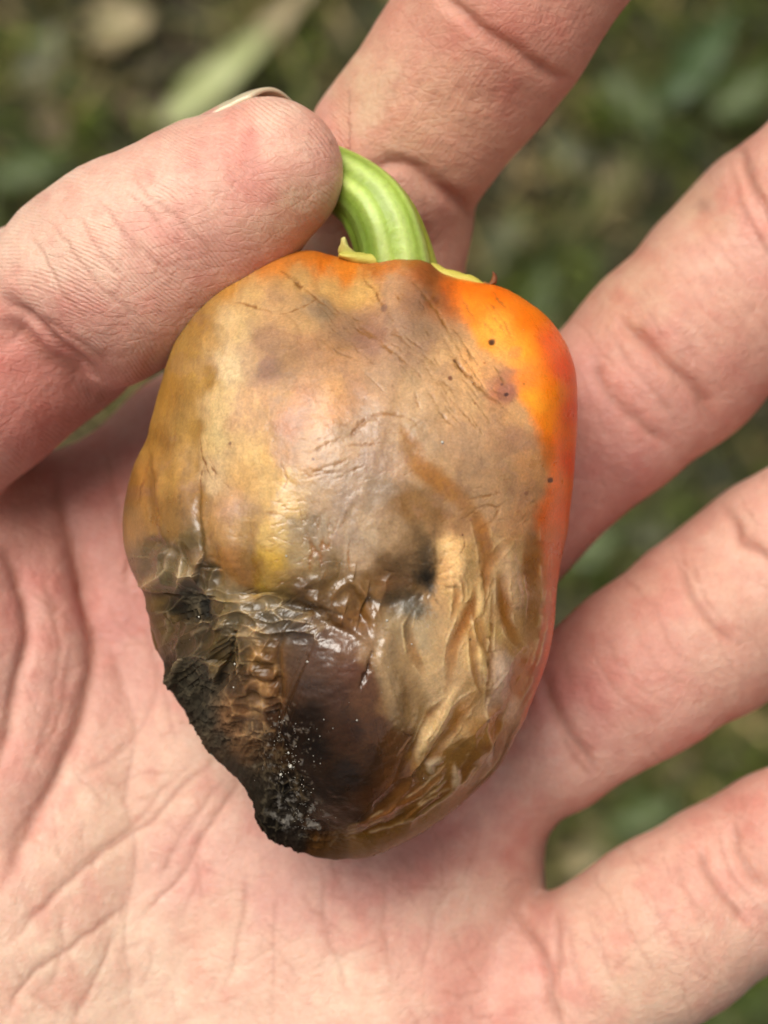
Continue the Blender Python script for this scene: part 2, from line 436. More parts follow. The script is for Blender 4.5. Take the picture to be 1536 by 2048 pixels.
def surface_nets(F):
    nx, ny, nz = F.shape; s = F < 0
    c = np.zeros((nx - 1, ny - 1, nz - 1), np.uint8)
    for dx in (0, 1):
        for dy in (0, 1):
            for dz in (0, 1): c += s[dx:nx - 1 + dx, dy:ny - 1 + dy, dz:nz - 1 + dz]
    act = (c > 0) & (c < 8); I = np.argwhere(act); idm = np.full(act.shape, -1, np.int32); idm[act] = np.arange(len(I))
    acc = np.zeros((len(I), 3)); cnt = np.zeros(len(I))
    cor = [(a, b, d) for a in (0, 1) for b in (0, 1) for d in (0, 1)]
    for p in cor:
        for ax in range(3):
            if p[ax]: continue
            q = list(p); q[ax] = 1
            va = F[I[:, 0] + p[0], I[:, 1] + p[1], I[:, 2] + p[2]]; vb = F[I[:, 0] + q[0], I[:, 1] + q[1], I[:, 2] + q[2]]
            m = (va < 0) != (vb < 0); t = va[m] / (va[m] - vb[m])
            pt = np.tile(np.array(p, float), (m.sum(), 1)); pt[:, ax] += t
            acc[m] += pt; cnt[m] += 1
    V = I + acc / cnt[:, None]
    Q = []
    for ax in range(3):
        o1, o2 = [(1, 2), (2, 0), (0, 1)][ax]
        sl0 = [slice(None)] * 3; sl1 = [slice(None)] * 3; sl0[ax] = slice(0, -1); sl1[ax] = slice(1, None)
        e = s[tuple(sl0)] != s[tuple(sl1)]
        E = np.argwhere(e); lim = np.array([nx, ny, nz])
        E = E[(E[:, o1] > 0) & (E[:, o2] > 0) & (E[:, o1] < lim[o1] - 1) & (E[:, o2] < lim[o2] - 1)]
        u = np.zeros(3, int); u[o1] = 1; v = np.zeros(3, int); v[o2] = 1
        g = lambda A: idm[A[:, 0], A[:, 1], A[:, 2]]
        q = np.stack([g(E - u - v), g(E - v), g(E), g(E - u)], 1)
        ins = s[E[:, 0], E[:, 1], E[:, 2]]
        q[~ins] = q[~ins][:, ::-1]
        Q.append(q)
    return V, np.vstack(Q)
# keep the outer layer of the box outside the hand so that the surface closes
D[0], D[-1], D[:, 0], D[:, -1], D[:, :, 0], D[:, :, -1] = 3, 3, 3, 3, 3, 3
HV, HF = surface_nets(D)
HV = HV * VOX + np.array([GX0, GY0, GZ0])
del PALM, F1, F2, F3, F4, TH, D
def relax(V, F, it):
    e = np.vstack([F[:, [0, 1]], F[:, [1, 2]], F[:, [2, 3]], F[:, [3, 0]]]); e = np.vstack([e, e[:, ::-1]])
    n = np.bincount(e[:, 0], minlength=len(V)).astype(float)
    for _ in range(it):
        V = np.stack([np.bincount(e[:, 0], V[e[:, 1], k], minlength=len(V)) / n for k in range(3)], 1) * 0.6 + V * 0.4
    return V
HV = relax(HV, HF, 4)
tmp = mesh_obj('tmp', HV, HF, None)
md = tmp.modifiers.new('s', 'SUBSURF'); md.levels = 1
dg = bpy.context.evaluated_depsgraph_get(); ev = tmp.evaluated_get(dg).to_mesh()
n = len(ev.vertices); HV = np.empty(n * 3, np.float32); ev.vertices.foreach_get('co', HV); HV = HV.reshape(-1, 3).astype(float)
HF = np.empty(len(ev.polygons) * 4, np.int32); ev.loops.foreach_get('vertex_index', HF); HF = HF.reshape(-1, 4)
tmp.evaluated_get(dg).to_mesh_clear(); m_ = tmp.data; bpy.data.objects.remove(tmp); bpy.data.meshes.remove(m_)
def vnormals(V, F):
    n = np.cross(V[F[:, 2]] - V[F[:, 0]], V[F[:, 3]] - V[F[:, 1]])
    o = np.zeros_like(V)
    for k in range(4):
        for c in range(3): o[:, c] += np.bincount(F[:, k], n[:, c], minlength=len(V))
    return o / (np.linalg.norm(o, axis=1, keepdims=True) + 1e-12)
HN = vnormals(HV, HF)
s_ = sc(HV[:, 2]); HX = HV[:, 0] / s_ + 768; HY = 1024 - HV[:, 1] / s_       # where each point of skin lies on the palm chart
isthumb = (HY < 985 - 0.78 * HX + 0) & (HX < 700) & (HV[:, 2] > 1.0)
front = smooth(-0.15, 0.35, HN[:, 2])
HXW = HX + 16 * fbm(HX / 130, HY / 130, 3, 3); HYW = HY + 16 * fbm(HX / 130, HY / 130, 4, 3)
disp = np.zeros(len(HV)); red = np.zeros(len(HV))
def crease(pts, depth, width, wide=0.0, wwid=45, on='palm', colour=0.5, rag=0.0):
    reach = max(width * 3, wwid * 2.2 if wide else 0) + 8
    i, d, al = stroke(HXW, HYW, pts, reach)
    if not len(i): return
    d = np.abs(d + rag * 6 * fbm(HX[i] / 30, HY[i] / 30, 4, 2))
    e = np.minimum(1, np.minimum(al, 1 - al) * 5 + 0.12)
    m = front[i] * (isthumb[i] if on == 'thumb' else ~isthumb[i]) * e
    g = np.exp(-(d / width) ** 2)
    depth *= 0.85 if width >= 12 else 0.5; g2 = np.exp(-(d / (width * 0.62)) ** 2)
    disp[i] -= m * (depth * g + wide * np.exp(-(d / wwid) ** 2))
    if colour >= 0: red[i] = np.maximum(red[i], m * g2 * min(1, colour * 1.7))
    else: red[i] = np.where(g2 > .2, np.minimum(red[i], m * g2 * colour), red[i])
    rid = np.exp(-((d - width * 2.1) / (width * 1.1)) ** 2)
    disp[i] += m * rid * depth * 0.08
# --- thumb
for q in ([(0, 590), (40, 640), (120, 715), (190, 760), (245, 785)], [(-20, 640), (40, 700), (120, 752), (200, 790)]):
    crease(q, 0.9, 15, 0.9, 50, 'thumb', 0.9)
crease([(60, 640), (110, 660), (175, 700), (225, 745)], 0.35, 10, 0, on='thumb', colour=0.5)
for q in ([(270, 345), (300, 400), (370, 450), (440, 510)], [(190, 390), (240, 450), (290, 510), (350, 560)], [(100, 440), (160, 520), (230, 590), (290, 640)],
          [(60, 460), (110, 560), (180, 640)], [(255, 385), (320, 450)], [(150, 420), (200, 500), (260, 560)]):
    crease(q, 0.13, 6, 0, on='thumb', colour=0.45, rag=1)
# --- index finger
crease([(720, 335), (770, 328), (830, 345), (890, 385), (940, 420), (975, 470)], 0.9, 15, 0.5, 50, colour=0.9)
crease([(880, -30), (905, 15), (950, 60), (1010, 100), (1080, 138), (1150, 150)], 0.7, 15, 0.5, 50, colour=0.9)
crease([(900, -10), (930, 45), (985, 95), (1060, 140)], 0.25, 10, colour=0.5)
for k in range(7):
    x0 = 760 + k * 42
    crease([(x0, 250 - k * 6), (x0 + 30, 170 + k * 2), (x0 + 62, 90 + k * 12)], 0.10, 8, colour=0.22, rag=1)
crease([(820, 240), (890, 270), (940, 300), (1010, 325)], -0.05, 6, colour=-0.3, rag=1)
for q in ([(780, 350), (800, 420), (815, 500)], [(850, 360), (852, 430), (860, 520)], [(740, 345), (760, 390)], [(900, 460), (850, 500), (820, 540)]):
    crease(q, 0.12, 8, colour=0.3)
# --- middle finger
crease([(1230, 640), (1290, 680), (1340, 725), (1380, 770), (1410, 815), (1430, 860)], 0.8, 14, 0.5, 45, colour=0.8)
crease([(1170, 690), (1200, 760), (1240, 810), (1290, 850), (1350, 890)], 0.45, 13, 0.25, 40, colour=0.7)
crease([(1210, 650), (1260, 720), (1320, 790), (1370, 850)], 0.25, 9, colour=0.4)
crease([(1475, 285), (1490, 350), (1530, 430), (1600, 520)], 0.7, 14, 0.5, 45, colour=0.9)
crease([(1455, 310), (1475, 390), (1520, 470), (1570, 540)], 0.3, 10, colour=0.5)
for k in range(9):
    a = k * 26
    crease([(1260 + a * .8, 590 - a * .75), (1310 + a, 690 - a * .7), (1400 + a * 1.0, 800 - a * .7)], 0.07, 6, colour=0.18, rag=1)
# --- ring finger
crease([(1085, 1330), (1100, 1385), (1130, 1440), (1160, 1490), (1210, 1545)], 0.7, 14, 0.4, 45, colour=0.9)
crease([(1130, 1470), (1155, 1520), (1200, 1560)], 0.3, 10, colour=0.5)
crease([(1370, 1080), (1380, 1150), (1410, 1210), (1455, 1265), (1510, 1300)], 0.45, 12, 0.25, 40, colour=0.7)
crease([(1385, 1100), (1420, 1190), (1480, 1270)], 0.22, 8, colour=0.35)
crease([(1440, 1000), (1480, 1070), (1536, 1120), (1600, 1180)], 0.6, 13, 0.4, 40, colour=0.9)
for q in ([(1180, 1290), (1240, 1390), (1330, 1450)], [(1210, 1260), (1280, 1370), (1370, 1420)], [(1150, 1330), (1210, 1430), (1290, 1490)], [(1120, 1290), (1150, 1370)], [(1260, 1240), (1320, 1330), (1420, 1390)],
          [(1300, 1190), (1350, 1290), (1440, 1350)], [(1380, 1120), (1450, 1230), (1536, 1280)]):
    crease(q, 0.10, 7, colour=0.25, rag=1)
# --- little finger
crease([(1048, 1790), (1052, 1850), (1085, 1930), (1100, 2000), (1130, 2080)], 0.7, 12, 0.5, 40, colour=0.9)
crease([(1115, 1830), (1110, 1900), (1105, 1960)], 0.3, 12, colour=0.4)
crease([(1395, 1690), (1410, 1740), (1450, 1800), (1500, 1850)], 0.5, 12, 0.2, 40, colour=0.8)
crease([(1470, 1640), (1490, 1720), (1540, 1790)], 0.5, 12, 0.3, 40, colour=0.8)
crease([(1440, 1660), (1460, 1740), (1520, 1820)], 0.2, 8, colour=0.4)
for q in ([(1290, 1760), (1320, 1840), (1380, 1920)], [(1230, 1790), (1260, 1880), (1330, 1970)], [(1170, 1830), (1200, 1920), (1260, 2010)], [(1340, 1720), (1380, 1800), (1440, 1880)], [(1130, 1860), (1150, 1960)],
          [(1200, 1950), (1280, 1880), (1350, 1850)], [(1250, 1700), (1280, 1760)]):
    crease(q, 0.12, 7, colour=0.25, rag=1)
# --- palm lines
crease([(95, 930), (120, 985), (157, 1079), (191, 1214), (236, 1349), (262, 1460), (246, 1590), (264, 1710), (248, 1870), (266, 2060)], 0.2, 8, 0.5, 42, colour=0.3)
crease([(150, 1020), (185, 1190), (196, 1293), (174, 1433), (123, 1545), (67, 1657), (0, 1786)], 0.75, 14, 0.9, 48, colour=1.0)
crease([(0, 1095), (35, 1130), (60, 1190), (64, 1265), (45, 1377), (17, 1460), (-20, 1540)], 0.7, 14, 0.8, 45, colour=0.9)
crease([(112, 920), (120, 1000), (150, 1100), (200, 1230)], 0.5, 18, 0.6, 50, colour=0.8)
for q, dp, cl in (([(490, 1530), (465, 1573), (392, 1685), (336, 1763), (275, 1842)], .32, .7), ([(440, 1500), (359, 1573), (303, 1629), (224, 1685), (112, 1797), (0, 1898)], .3, .55),
              ([(245, 1790), (241, 1825), (157, 1881), (73, 1937), (11, 2044)], .3, .6), ([(235, 1853), (196, 1937), (146, 2060)], .22, .5), ([(120, 1820), (110, 1900), (90, 1990)], .15, .35),
              ([(440, 1560), (350, 1680), (300, 1760)], .15, .4), ([(400, 1640), (380, 1760), (350, 1850)], .12, .3), ([(500, 1720), (480, 1850), (440, 2000)], .13, .35), ([(560, 1760), (540, 1900), (545, 2048)], .12, .3),
              ([(640, 1740), (650, 1850), (700, 1990)], .13, .35), ([(770, 1730), (760, 1850), (780, 2000)], .1, .25), ([(150, 1560), (250, 1480), (330, 1330)], .18, .35), ([(40, 1560), (120, 1440), (150, 1300)], .16, .3),
              ([(90, 1150), (120, 1250), (110, 1400), (60, 1530)], .2, .35), ([(10, 1700), (100, 1580), (160, 1480)], .15, .3), ([(280, 1250), (330, 1380), (350, 1500)], .15, .3), ([(230, 1000), (250, 1100), (260, 1200)], .2, .4),
              ([(200, 900), (230, 980), (240, 1060)], .25, .4), ([(400, 1500), (260, 1640), (130, 1760)], .12, .3), ([(900, 1760), (860, 1840), (840, 1960)], .10, .25)):
    crease(q, dp, 8, dp * 0.6, 26, colour=cl, rag=0.6)
r2 = np.random.default_rng(3)
for _ in range(150):               # the net of faint lines in a palm
    x, y = r2.uniform(0, 1050), r2.uniform(1000, 2048); a = math.radians(r2.choice([-60, -45, 80, 20]) + r2.normal(0, 14)); L = r2.uniform(40, 150)
    bx, by = r2.normal(0, 10, 2)
    crease([(x, y), (x + L * .5 * math.cos(a) + bx, y - L * .5 * math.sin(a) + by), (x + L * math.cos(a), y - L * math.sin(a))], r2.uniform(.03, .08), 5, colour=r2.uniform(.1, .35), rag=1)
for _ in range(130):
    x, y = r2.uniform(1100, 1536), r2.uniform(300, 2000); a = math.radians(-58 + r2.normal(0, 12)); L = r2.uniform(40, 140)
    crease([(x, y), (x + L * .5 * math.cos(a), y - L * .5 * math.sin(a)), (x + L * math.cos(a) + 8, y - L * math.sin(a))], r2.uniform(.03, .07), r2.uniform(3.5, 6), colour=r2.choice([-1, 1]) * r2.uniform(.12, .4), rag=1)
disp += 0.16 * fbm(HX / 70, HY / 70, 1, 3) * front + 0.03 * fbm(HX / 14, HY / 14, 5, 2) * front
HV = HV + HN * disp[:, None]
SKIN = [(480, 330, (226, 140, 122)), (560, 240, (238, 176, 152)), (330, 360, (236, 178, 156)), (300, 480, (230, 160, 140)), (420, 520, (214, 138, 120)), (200, 480, (236, 180, 156)), (60, 480, (236, 182, 158)),
        (50, 760, (216, 124, 112)), (150, 640, (222, 148, 130)), (100, 860, (204, 108, 96)), (620, 430, (214, 156, 122)), (640, 280, (232, 152, 130)),
        (1000, 60, (202, 116, 92)), (1100, 30, (206, 124, 100)), (860, 60, (218, 142, 114)), (850, 230, (216, 148, 112)), (740, 200, (212, 158, 120)), (960, 300, (214, 142, 110)), (800, 420, (206, 140, 118)), (1050, 180, (208, 132, 106)),
        (1250, 930, (214, 128, 116)), (1180, 1050, (210, 128, 114)), (1200, 800, (214, 134, 120)), (1330, 700, (212, 138, 118)), (1450, 600, (218, 146, 122)), (1500, 480, (226, 152, 134)), (1400, 430, (218, 158, 126)), (1300, 600, (212, 148, 118)),
        (1500, 330, (224, 150, 128)), (1450, 800, (206, 126, 106)), (1350, 800, (216, 140, 124)), (1420, 500, (224, 158, 136)),
        (1150, 1380, (214, 120, 110)), (1260, 1320, (222, 142, 124)), (1400, 1200, (224, 158, 134)), (1300, 1180, (220, 146, 124)), (1500, 1050, (228, 164, 142)), (1330, 1450, (222, 146, 128)), (1450, 1350, (220, 154, 132)),
        (1180, 1580, (226, 158, 140)), (1090, 1560, (228, 160, 144)), (1000, 1640, (224, 150, 136)), (850, 1720, (212, 128, 114)), (930, 1800, (232, 172, 150)), (700, 1780, (224, 148, 134)), (800, 1900, (232, 160, 140)), (920, 1930, (228, 144, 126)),
        (1000, 2020, (232, 156, 138)), (700, 1980, (238, 186, 160)), (560, 1900, (234, 176, 152)), (420, 1850, (236, 184, 158)), (300, 1950, (238, 190, 164)), (100, 1980, (238, 186, 160)), (380, 1720, (228, 160, 144)), (560, 1780, (226, 154, 140)),
        (330, 1580, (228, 170, 146)), (420, 1480, (230, 172, 148)), (200, 1650, (232, 178, 152)), (60, 1560, (228, 160, 142)), (100, 1300, (228, 158, 142)), (20, 1200, (222, 140, 128)), (240, 1250, (214, 128, 118)), (290, 1330, (222, 150, 134)),
        (180, 1000, (206, 124, 112)), (250, 900, (204, 128, 114)), (60, 1030, (208, 132, 118)), (1080, 1900, (228, 156, 140)), (1200, 1820, (232, 170, 146)), (1280, 1950, (228, 172, 144)), (1400, 1880, (226, 164, 140)), (1400, 1700, (230, 158, 138)),
        (1500, 1600, (226, 150, 132)), (1500, 1780, (230, 162, 142))]
wx = HX + 45 * fbm(HX / 90, HY / 90, 6, 3); wy = HY + 45 * fbm(HX / 90, HY / 90, 7, 3)
hcol = shepard(wx, wy, SKIN, 40, 1.8)
mott = fbm(HX / 36, HY / 36, 3, 4)
hcol *= (1 + 0.13 * mott[:, None] * np.array([0.5, 1.0, 1.0]))
blot = np.clip(fbm(HX / 55, HY / 55, 5, 3) * 1.6, -1, 1)
hcol *= (1 - 0.20 * np.maximum(blot, 0)[:, None] * np.array([0.1, 1, 1]))
redc = lin((178, 96, 70)); rr = np.clip(red, -.3, 1)[:, None]
hcol = hcol * (1 - 0.6 * np.clip(rr, 0, 1)) + redc * 0.6 * np.clip(rr, 0, 1) + np.clip(-rr, 0, 1) * np.array([.16, .14, .11])
for (mx, my, mr, am) in ((1408, 412, 16, .45), (662, 285, 5, .5), (1290, 650, 7, .2), (375, 515, 5, .3)):
    g = np.exp(-(((HX - mx) ** 2 + (HY - my) ** 2) / mr ** 2)) * front * am
    hcol = hcol * (1 - g[:, None]) + lin((120, 70, 60)) * g[:, None]
lum = hcol @ np.array([.3, .59, .11]); hcol = hcol * 0.72 + lum[:, None] * np.array([.28, .28, .265]) 
hcol *= 0.97 * np.array([.985, 1.02, .97])
# ridge lines of the skin: a phase per point of skin, drawn as relief by the material
ph = (HX * 0.80 + HY * 0.58) / 8.5
tx = HX - 560; ty = HY - 520
rt = np.sqrt((HX + 50) ** 2 + (HY - 1000) ** 2)
ph = np.where(isthumb, rt / 8.3 + 3.2 * fbm(HX / 150, HY / 150, 2, 2), ph + 2.2 * fbm(HX / 160, HY / 160, 3, 2))
ramt = np.where(isthumb, 0.45, 0.16) * smooth(.15, .75, vnoise(HX / 45, HY / 45, 2)) * front

def skin_material():
    m, nt, b = new_mat('skin')
    col = attr(nt, 'tint').outputs['Color']
    fine = noise_n(nt, 2600, 3, 0.6)
    c = mixc(nt, 1.0, col, ramp(nt, fine, [(0.3, 0.93), (0.7, 1.06)]), 'MULTIPLY')
    c = mixc(nt, 1.0, c, ramp(nt, noise_n(nt, 520, 4, 0.65), [(0.3, (0.97, 0.90, 0.90)), (0.7, (1.03, 1.08, 1.08))]), 'MULTIPLY')
    ph_ = attr(nt, 'ridge').outputs['Fac']; am = attr(nt, 'ridge_amount').outputs['Fac']
    warp = noise_n(nt, 900, 2, 0.5)
    sn = math_n(nt, 'SINE', math_n(nt, 'ADD', math_n(nt, 'MULTIPLY', ph_, 6.2832), math_n(nt, 'MULTIPLY', warp, 1.6)))
    rid = math_n(nt, 'MULTIPLY', sn, am)
    c = mixc(nt, math_n(nt, 'MULTIPLY_ADD', rid, -0.05, 0.05), c, (0.50, 0.16, 0.10, 1))
    nt.links.new(c, b.inputs['Base Color'])
    b.inputs['Subsurface Weight'].default_value = 0.55
    b.inputs['Subsurface Radius'].default_value = (1.0, 0.45, 0.30)
    b.inputs['Subsurface Scale'].default_value = 0.0016
    b.inputs['Roughness'].default_value = 0.52
    b.inputs['Specular IOR Level'].default_value = 0.42
    n1 = bump_n(nt, rid, 0.00005, 1.0)
    n2 = bump_n(nt, noise_n(nt, 1500, 4, 0.6), 0.00018, 1.0, n1)
    # crossed hairline creases
    mp = N(nt, 'ShaderNodeMapping'); mp.inputs['Scale'].default_value = (1, 2.6, 1); mp.inputs['Rotation'].default_value = (0, 0, math.radians(38))
    nt.links.new(objco(nt), mp.inputs['Vector'])
    vo = N(nt, 'ShaderNodeTexVoronoi', feature='DISTANCE_TO_EDGE'); vo.inputs['Scale'].default_value = 420
    nt.links.new(mp.outputs[0], vo.inputs['Vector'])
    n3 = bump_n(nt, ramp(nt, vo.outputs['Distance'], [(0.0, 0.0), (0.09, 1.0)]), 0.00003, 1.0, n2)
    nt.links.new(n3, b.inputs['Normal'])
    return m
hand = mesh_obj('hand', HV * 1e-3, HF, skin_material(),
                attrs={'tint': ('FLOAT_COLOR', np.clip(hcol, 0, 1)), 'ridge': ('FLOAT', ph), 'ridge_amount': ('FLOAT', ramt)})
tag(hand, 'bare open hand, palm up, thumb pinching the green stem of a rotting pepper', 'hand')
del HV, HF, HN, HX, HY, hcol

# thumb nail: a curved plate on the far side of the thumb, its free edge showing over the tip
def build_nail():
    m, nt, b = new_mat('nail_plate')
    c = attr(nt, 'tint').outputs['Color']; nt.links.new(c, b.inputs['Base Color']); b.inputs['Roughness'].default_value = 0.3
    b.inputs['Subsurface Weight'].default_value = 0.2; b.inputs['Subsurface Scale'].default_value = 0.001
    A = np.array(P(392, 440, 14)) * 1e3; B = np.array(P(545, 338, 16)) * 1e3
    ax = (B - A); L = np.linalg.norm(ax); ax /= L
    up = np.array([-0.40, 0.90, 0]); up -= ax * up.dot(ax); up /= np.linalg.norm(up)
    dn = np.cross(ax, up); dn *= -np.sign(dn[2])
    nu, nv = 44, 40; V = []; T = []
    for lay_ in (0, 1):
        for i in range(nu):
            al = math.radians(-30 + 130 * i / (nu - 1))
            mid = 1 - abs((i / (nu - 1)) * 2 - 1) ** 2.4
            for j in range(nv):
                t = j / (nv - 1)
                d = 1.0 + (L + 2.5 + 2.2 * mid - 1.0) * t
                rad = (8.95 - .9 * (d - 1) / (L - 1) if d < L else math.sqrt(7.95 ** 2 - (.95 * (d - L)) ** 2)) - 0.5 * lay_
                V.append(A + ax * d + (up * math.cos(al) + dn * math.sin(al)) * rad)
                T.append(lin((222, 160, 146)) * (1 - smooth(.60, .70, t)) + lin((212, 196, 166)) * smooth(.60, .70, t))
    F = []
    n = nu * nv
    for i in range(nu - 1):
        for j in range(nv - 1):
            a = i * nv + j; F.append((a, a + 1, a + nv + 1, a + nv)); F.append((n + a, n + a + nv, n + a + nv + 1, n + a + 1))
    rim = [j for j in range(nv)] + [i * nv + nv - 1 for i in range(1, nu)] + [(nu - 1) * nv + j for j in range(nv - 2, -1, -1)] + [i * nv for i in range(nu - 2, 0, -1)]
    for k in range(len(rim)):
        a, c2 = rim[k], rim[(k + 1) % len(rim)]; F.append((a, n + a, n + c2, c2))
    o = mesh_obj('thumb_nail', np.array(V) * 1e-3, np.array(F), m, hand, attrs={'tint': ('FLOAT_COLOR', np.array(T))})
    o['label'] = 'pale thumb nail with a cream free edge'
build_nail()

# ================================================================== PEPPER
PEP_Z = 17.0                       # height of the widest section over the palm (mm)
pep = empty('pepper', P(700, 1110, PEP_Z))
tag(pep, 'half rotten small orange pepper with black mould, lying in the open palm', 'pepper')
OUT = [(560, 508), (620, 501), (665, 510), (700, 518), (740, 521), (790, 514), (830, 514), (858, 524), (885, 545), (935, 560), (1000, 574), (1050, 600), (1090, 630), (1122, 670), (1143, 715), (1153, 765), (1153, 850),
       (1147, 950), (1137, 1050), (1124, 1110), (1113, 1180), (1107, 1250), (1095, 1315), (1070, 1385), (1044, 1450), (1010, 1515), (975, 1562), (935, 1598), (890, 1636), (835, 1672), (775, 1702), (720, 1717),
       (660, 1718), (600, 1708), (552, 1688), (524, 1664), (510, 1640), (505, 1615), (495, 1588), (470, 1552), (440, 1525), (415, 1505), (396, 1480), (372, 1440), (345, 1400), (328, 1370), (322, 1330), (302, 1290),
       (292, 1230), (280, 1180), (262, 1140), (248, 1090), (245, 1040), (252, 985), (268, 930), (292, 880), (302, 840), (318, 780), (334, 725), (358, 665), (395, 610), (440, 566), (490, 536), (525, 520)]
CX, CY = 700.0, 1110.0
oc = catmull(OUT + [OUT[0]], 6.0)
oth = np.arctan2(oc[:, 1] - CY, oc[:, 0] - CX); orr = np.hypot(oc[:, 0] - CX, oc[:, 1] - CY)
o_ = np.argsort(oth); oth, orr = oth[o_], orr[o_]
NU, NVF, NVB = 1250, 400, 60
th = np.linspace(-math.pi, math.pi, NU, endpoint=False)
R = np.interp(th, np.r_[oth - 2 * math.pi, oth, oth + 2 * math.pi], np.r_[orr, orr, orr])
# ragged, crusty edge where the flesh has collapsed
tx_, ty_ = CX + R * np.cos(th), CY + R * np.sin(th)
cr = smooth(1150, 1350, ty_) * smooth(620, 480, tx_)
R = R + cr * (3.2 * fbm(tx_ / 24, ty_ / 24, 2, 3) + 1.6 * fbm(tx_ / 8, ty_ / 8, 3, 2))
R = R + 2.2 * fbm(tx_ / 26, ty_ / 26, 4, 3) * smooth(1300, 1500, ty_)
phf = np.linspace(0, 1, NVF) ** 0.93 * (math.pi / 2)
phb = np.linspace(math.pi / 2, math.pi, NVB + 1)[1:]
phi = np.r_[phf, phb]
t = np.sin(phi)[None, :]; tt = np.cos(phi)[None, :]
X = CX + R[:, None] * t * np.cos(th)[:, None]; Y = CY + R[:, None] * t * np.sin(th)[:, None]
prof = np.where(phi < math.pi / 2, np.sqrt(np.clip(1 - np.sin(phi) ** 2.35, 0, 1)), -np.sqrt(np.clip(1 - np.sin(phi) ** 2.35, 0, 1)))[None, :]
hf = 17.5 - 3.2 * smooth(1250, 1700, Y) - 1.6 * smooth(800, 500, Y) + 1.0 * np.exp(-((X - 640) / 240) ** 2 - ((Y - 850) / 260) ** 2)
Z = PEP_Z + np.where(prof > 0, hf + .8, 18.0) * prof
def toxyz(X, Y, Z):
    s = sc(Z); return np.stack([(X - 768) * s, (1024 - Y) * s, Z], 2)
G = toxyz(X, Y, Z)
nrm = grid_normals(G)
if nrm[:, 10:NVF - 10, 2].mean() < 0: nrm = -nrm
nrm[:, :3] = (0, 0, 1)
xf, yf = X.ravel(), Y.ravel(); frontp = (Z > PEP_Z - 3).ravel().astype(float)
D1 = np.zeros(len(xf))             # relief in mm
wxp = xf + 16 * fbm(xf / 60, yf / 60, 1, 3) + 7 * fbm(xf / 15, yf / 15, 6, 3); wyp = yf + 16 * fbm(xf / 60, yf / 60, 2, 3) + 7 * fbm(xf / 15, yf / 15, 7, 3)
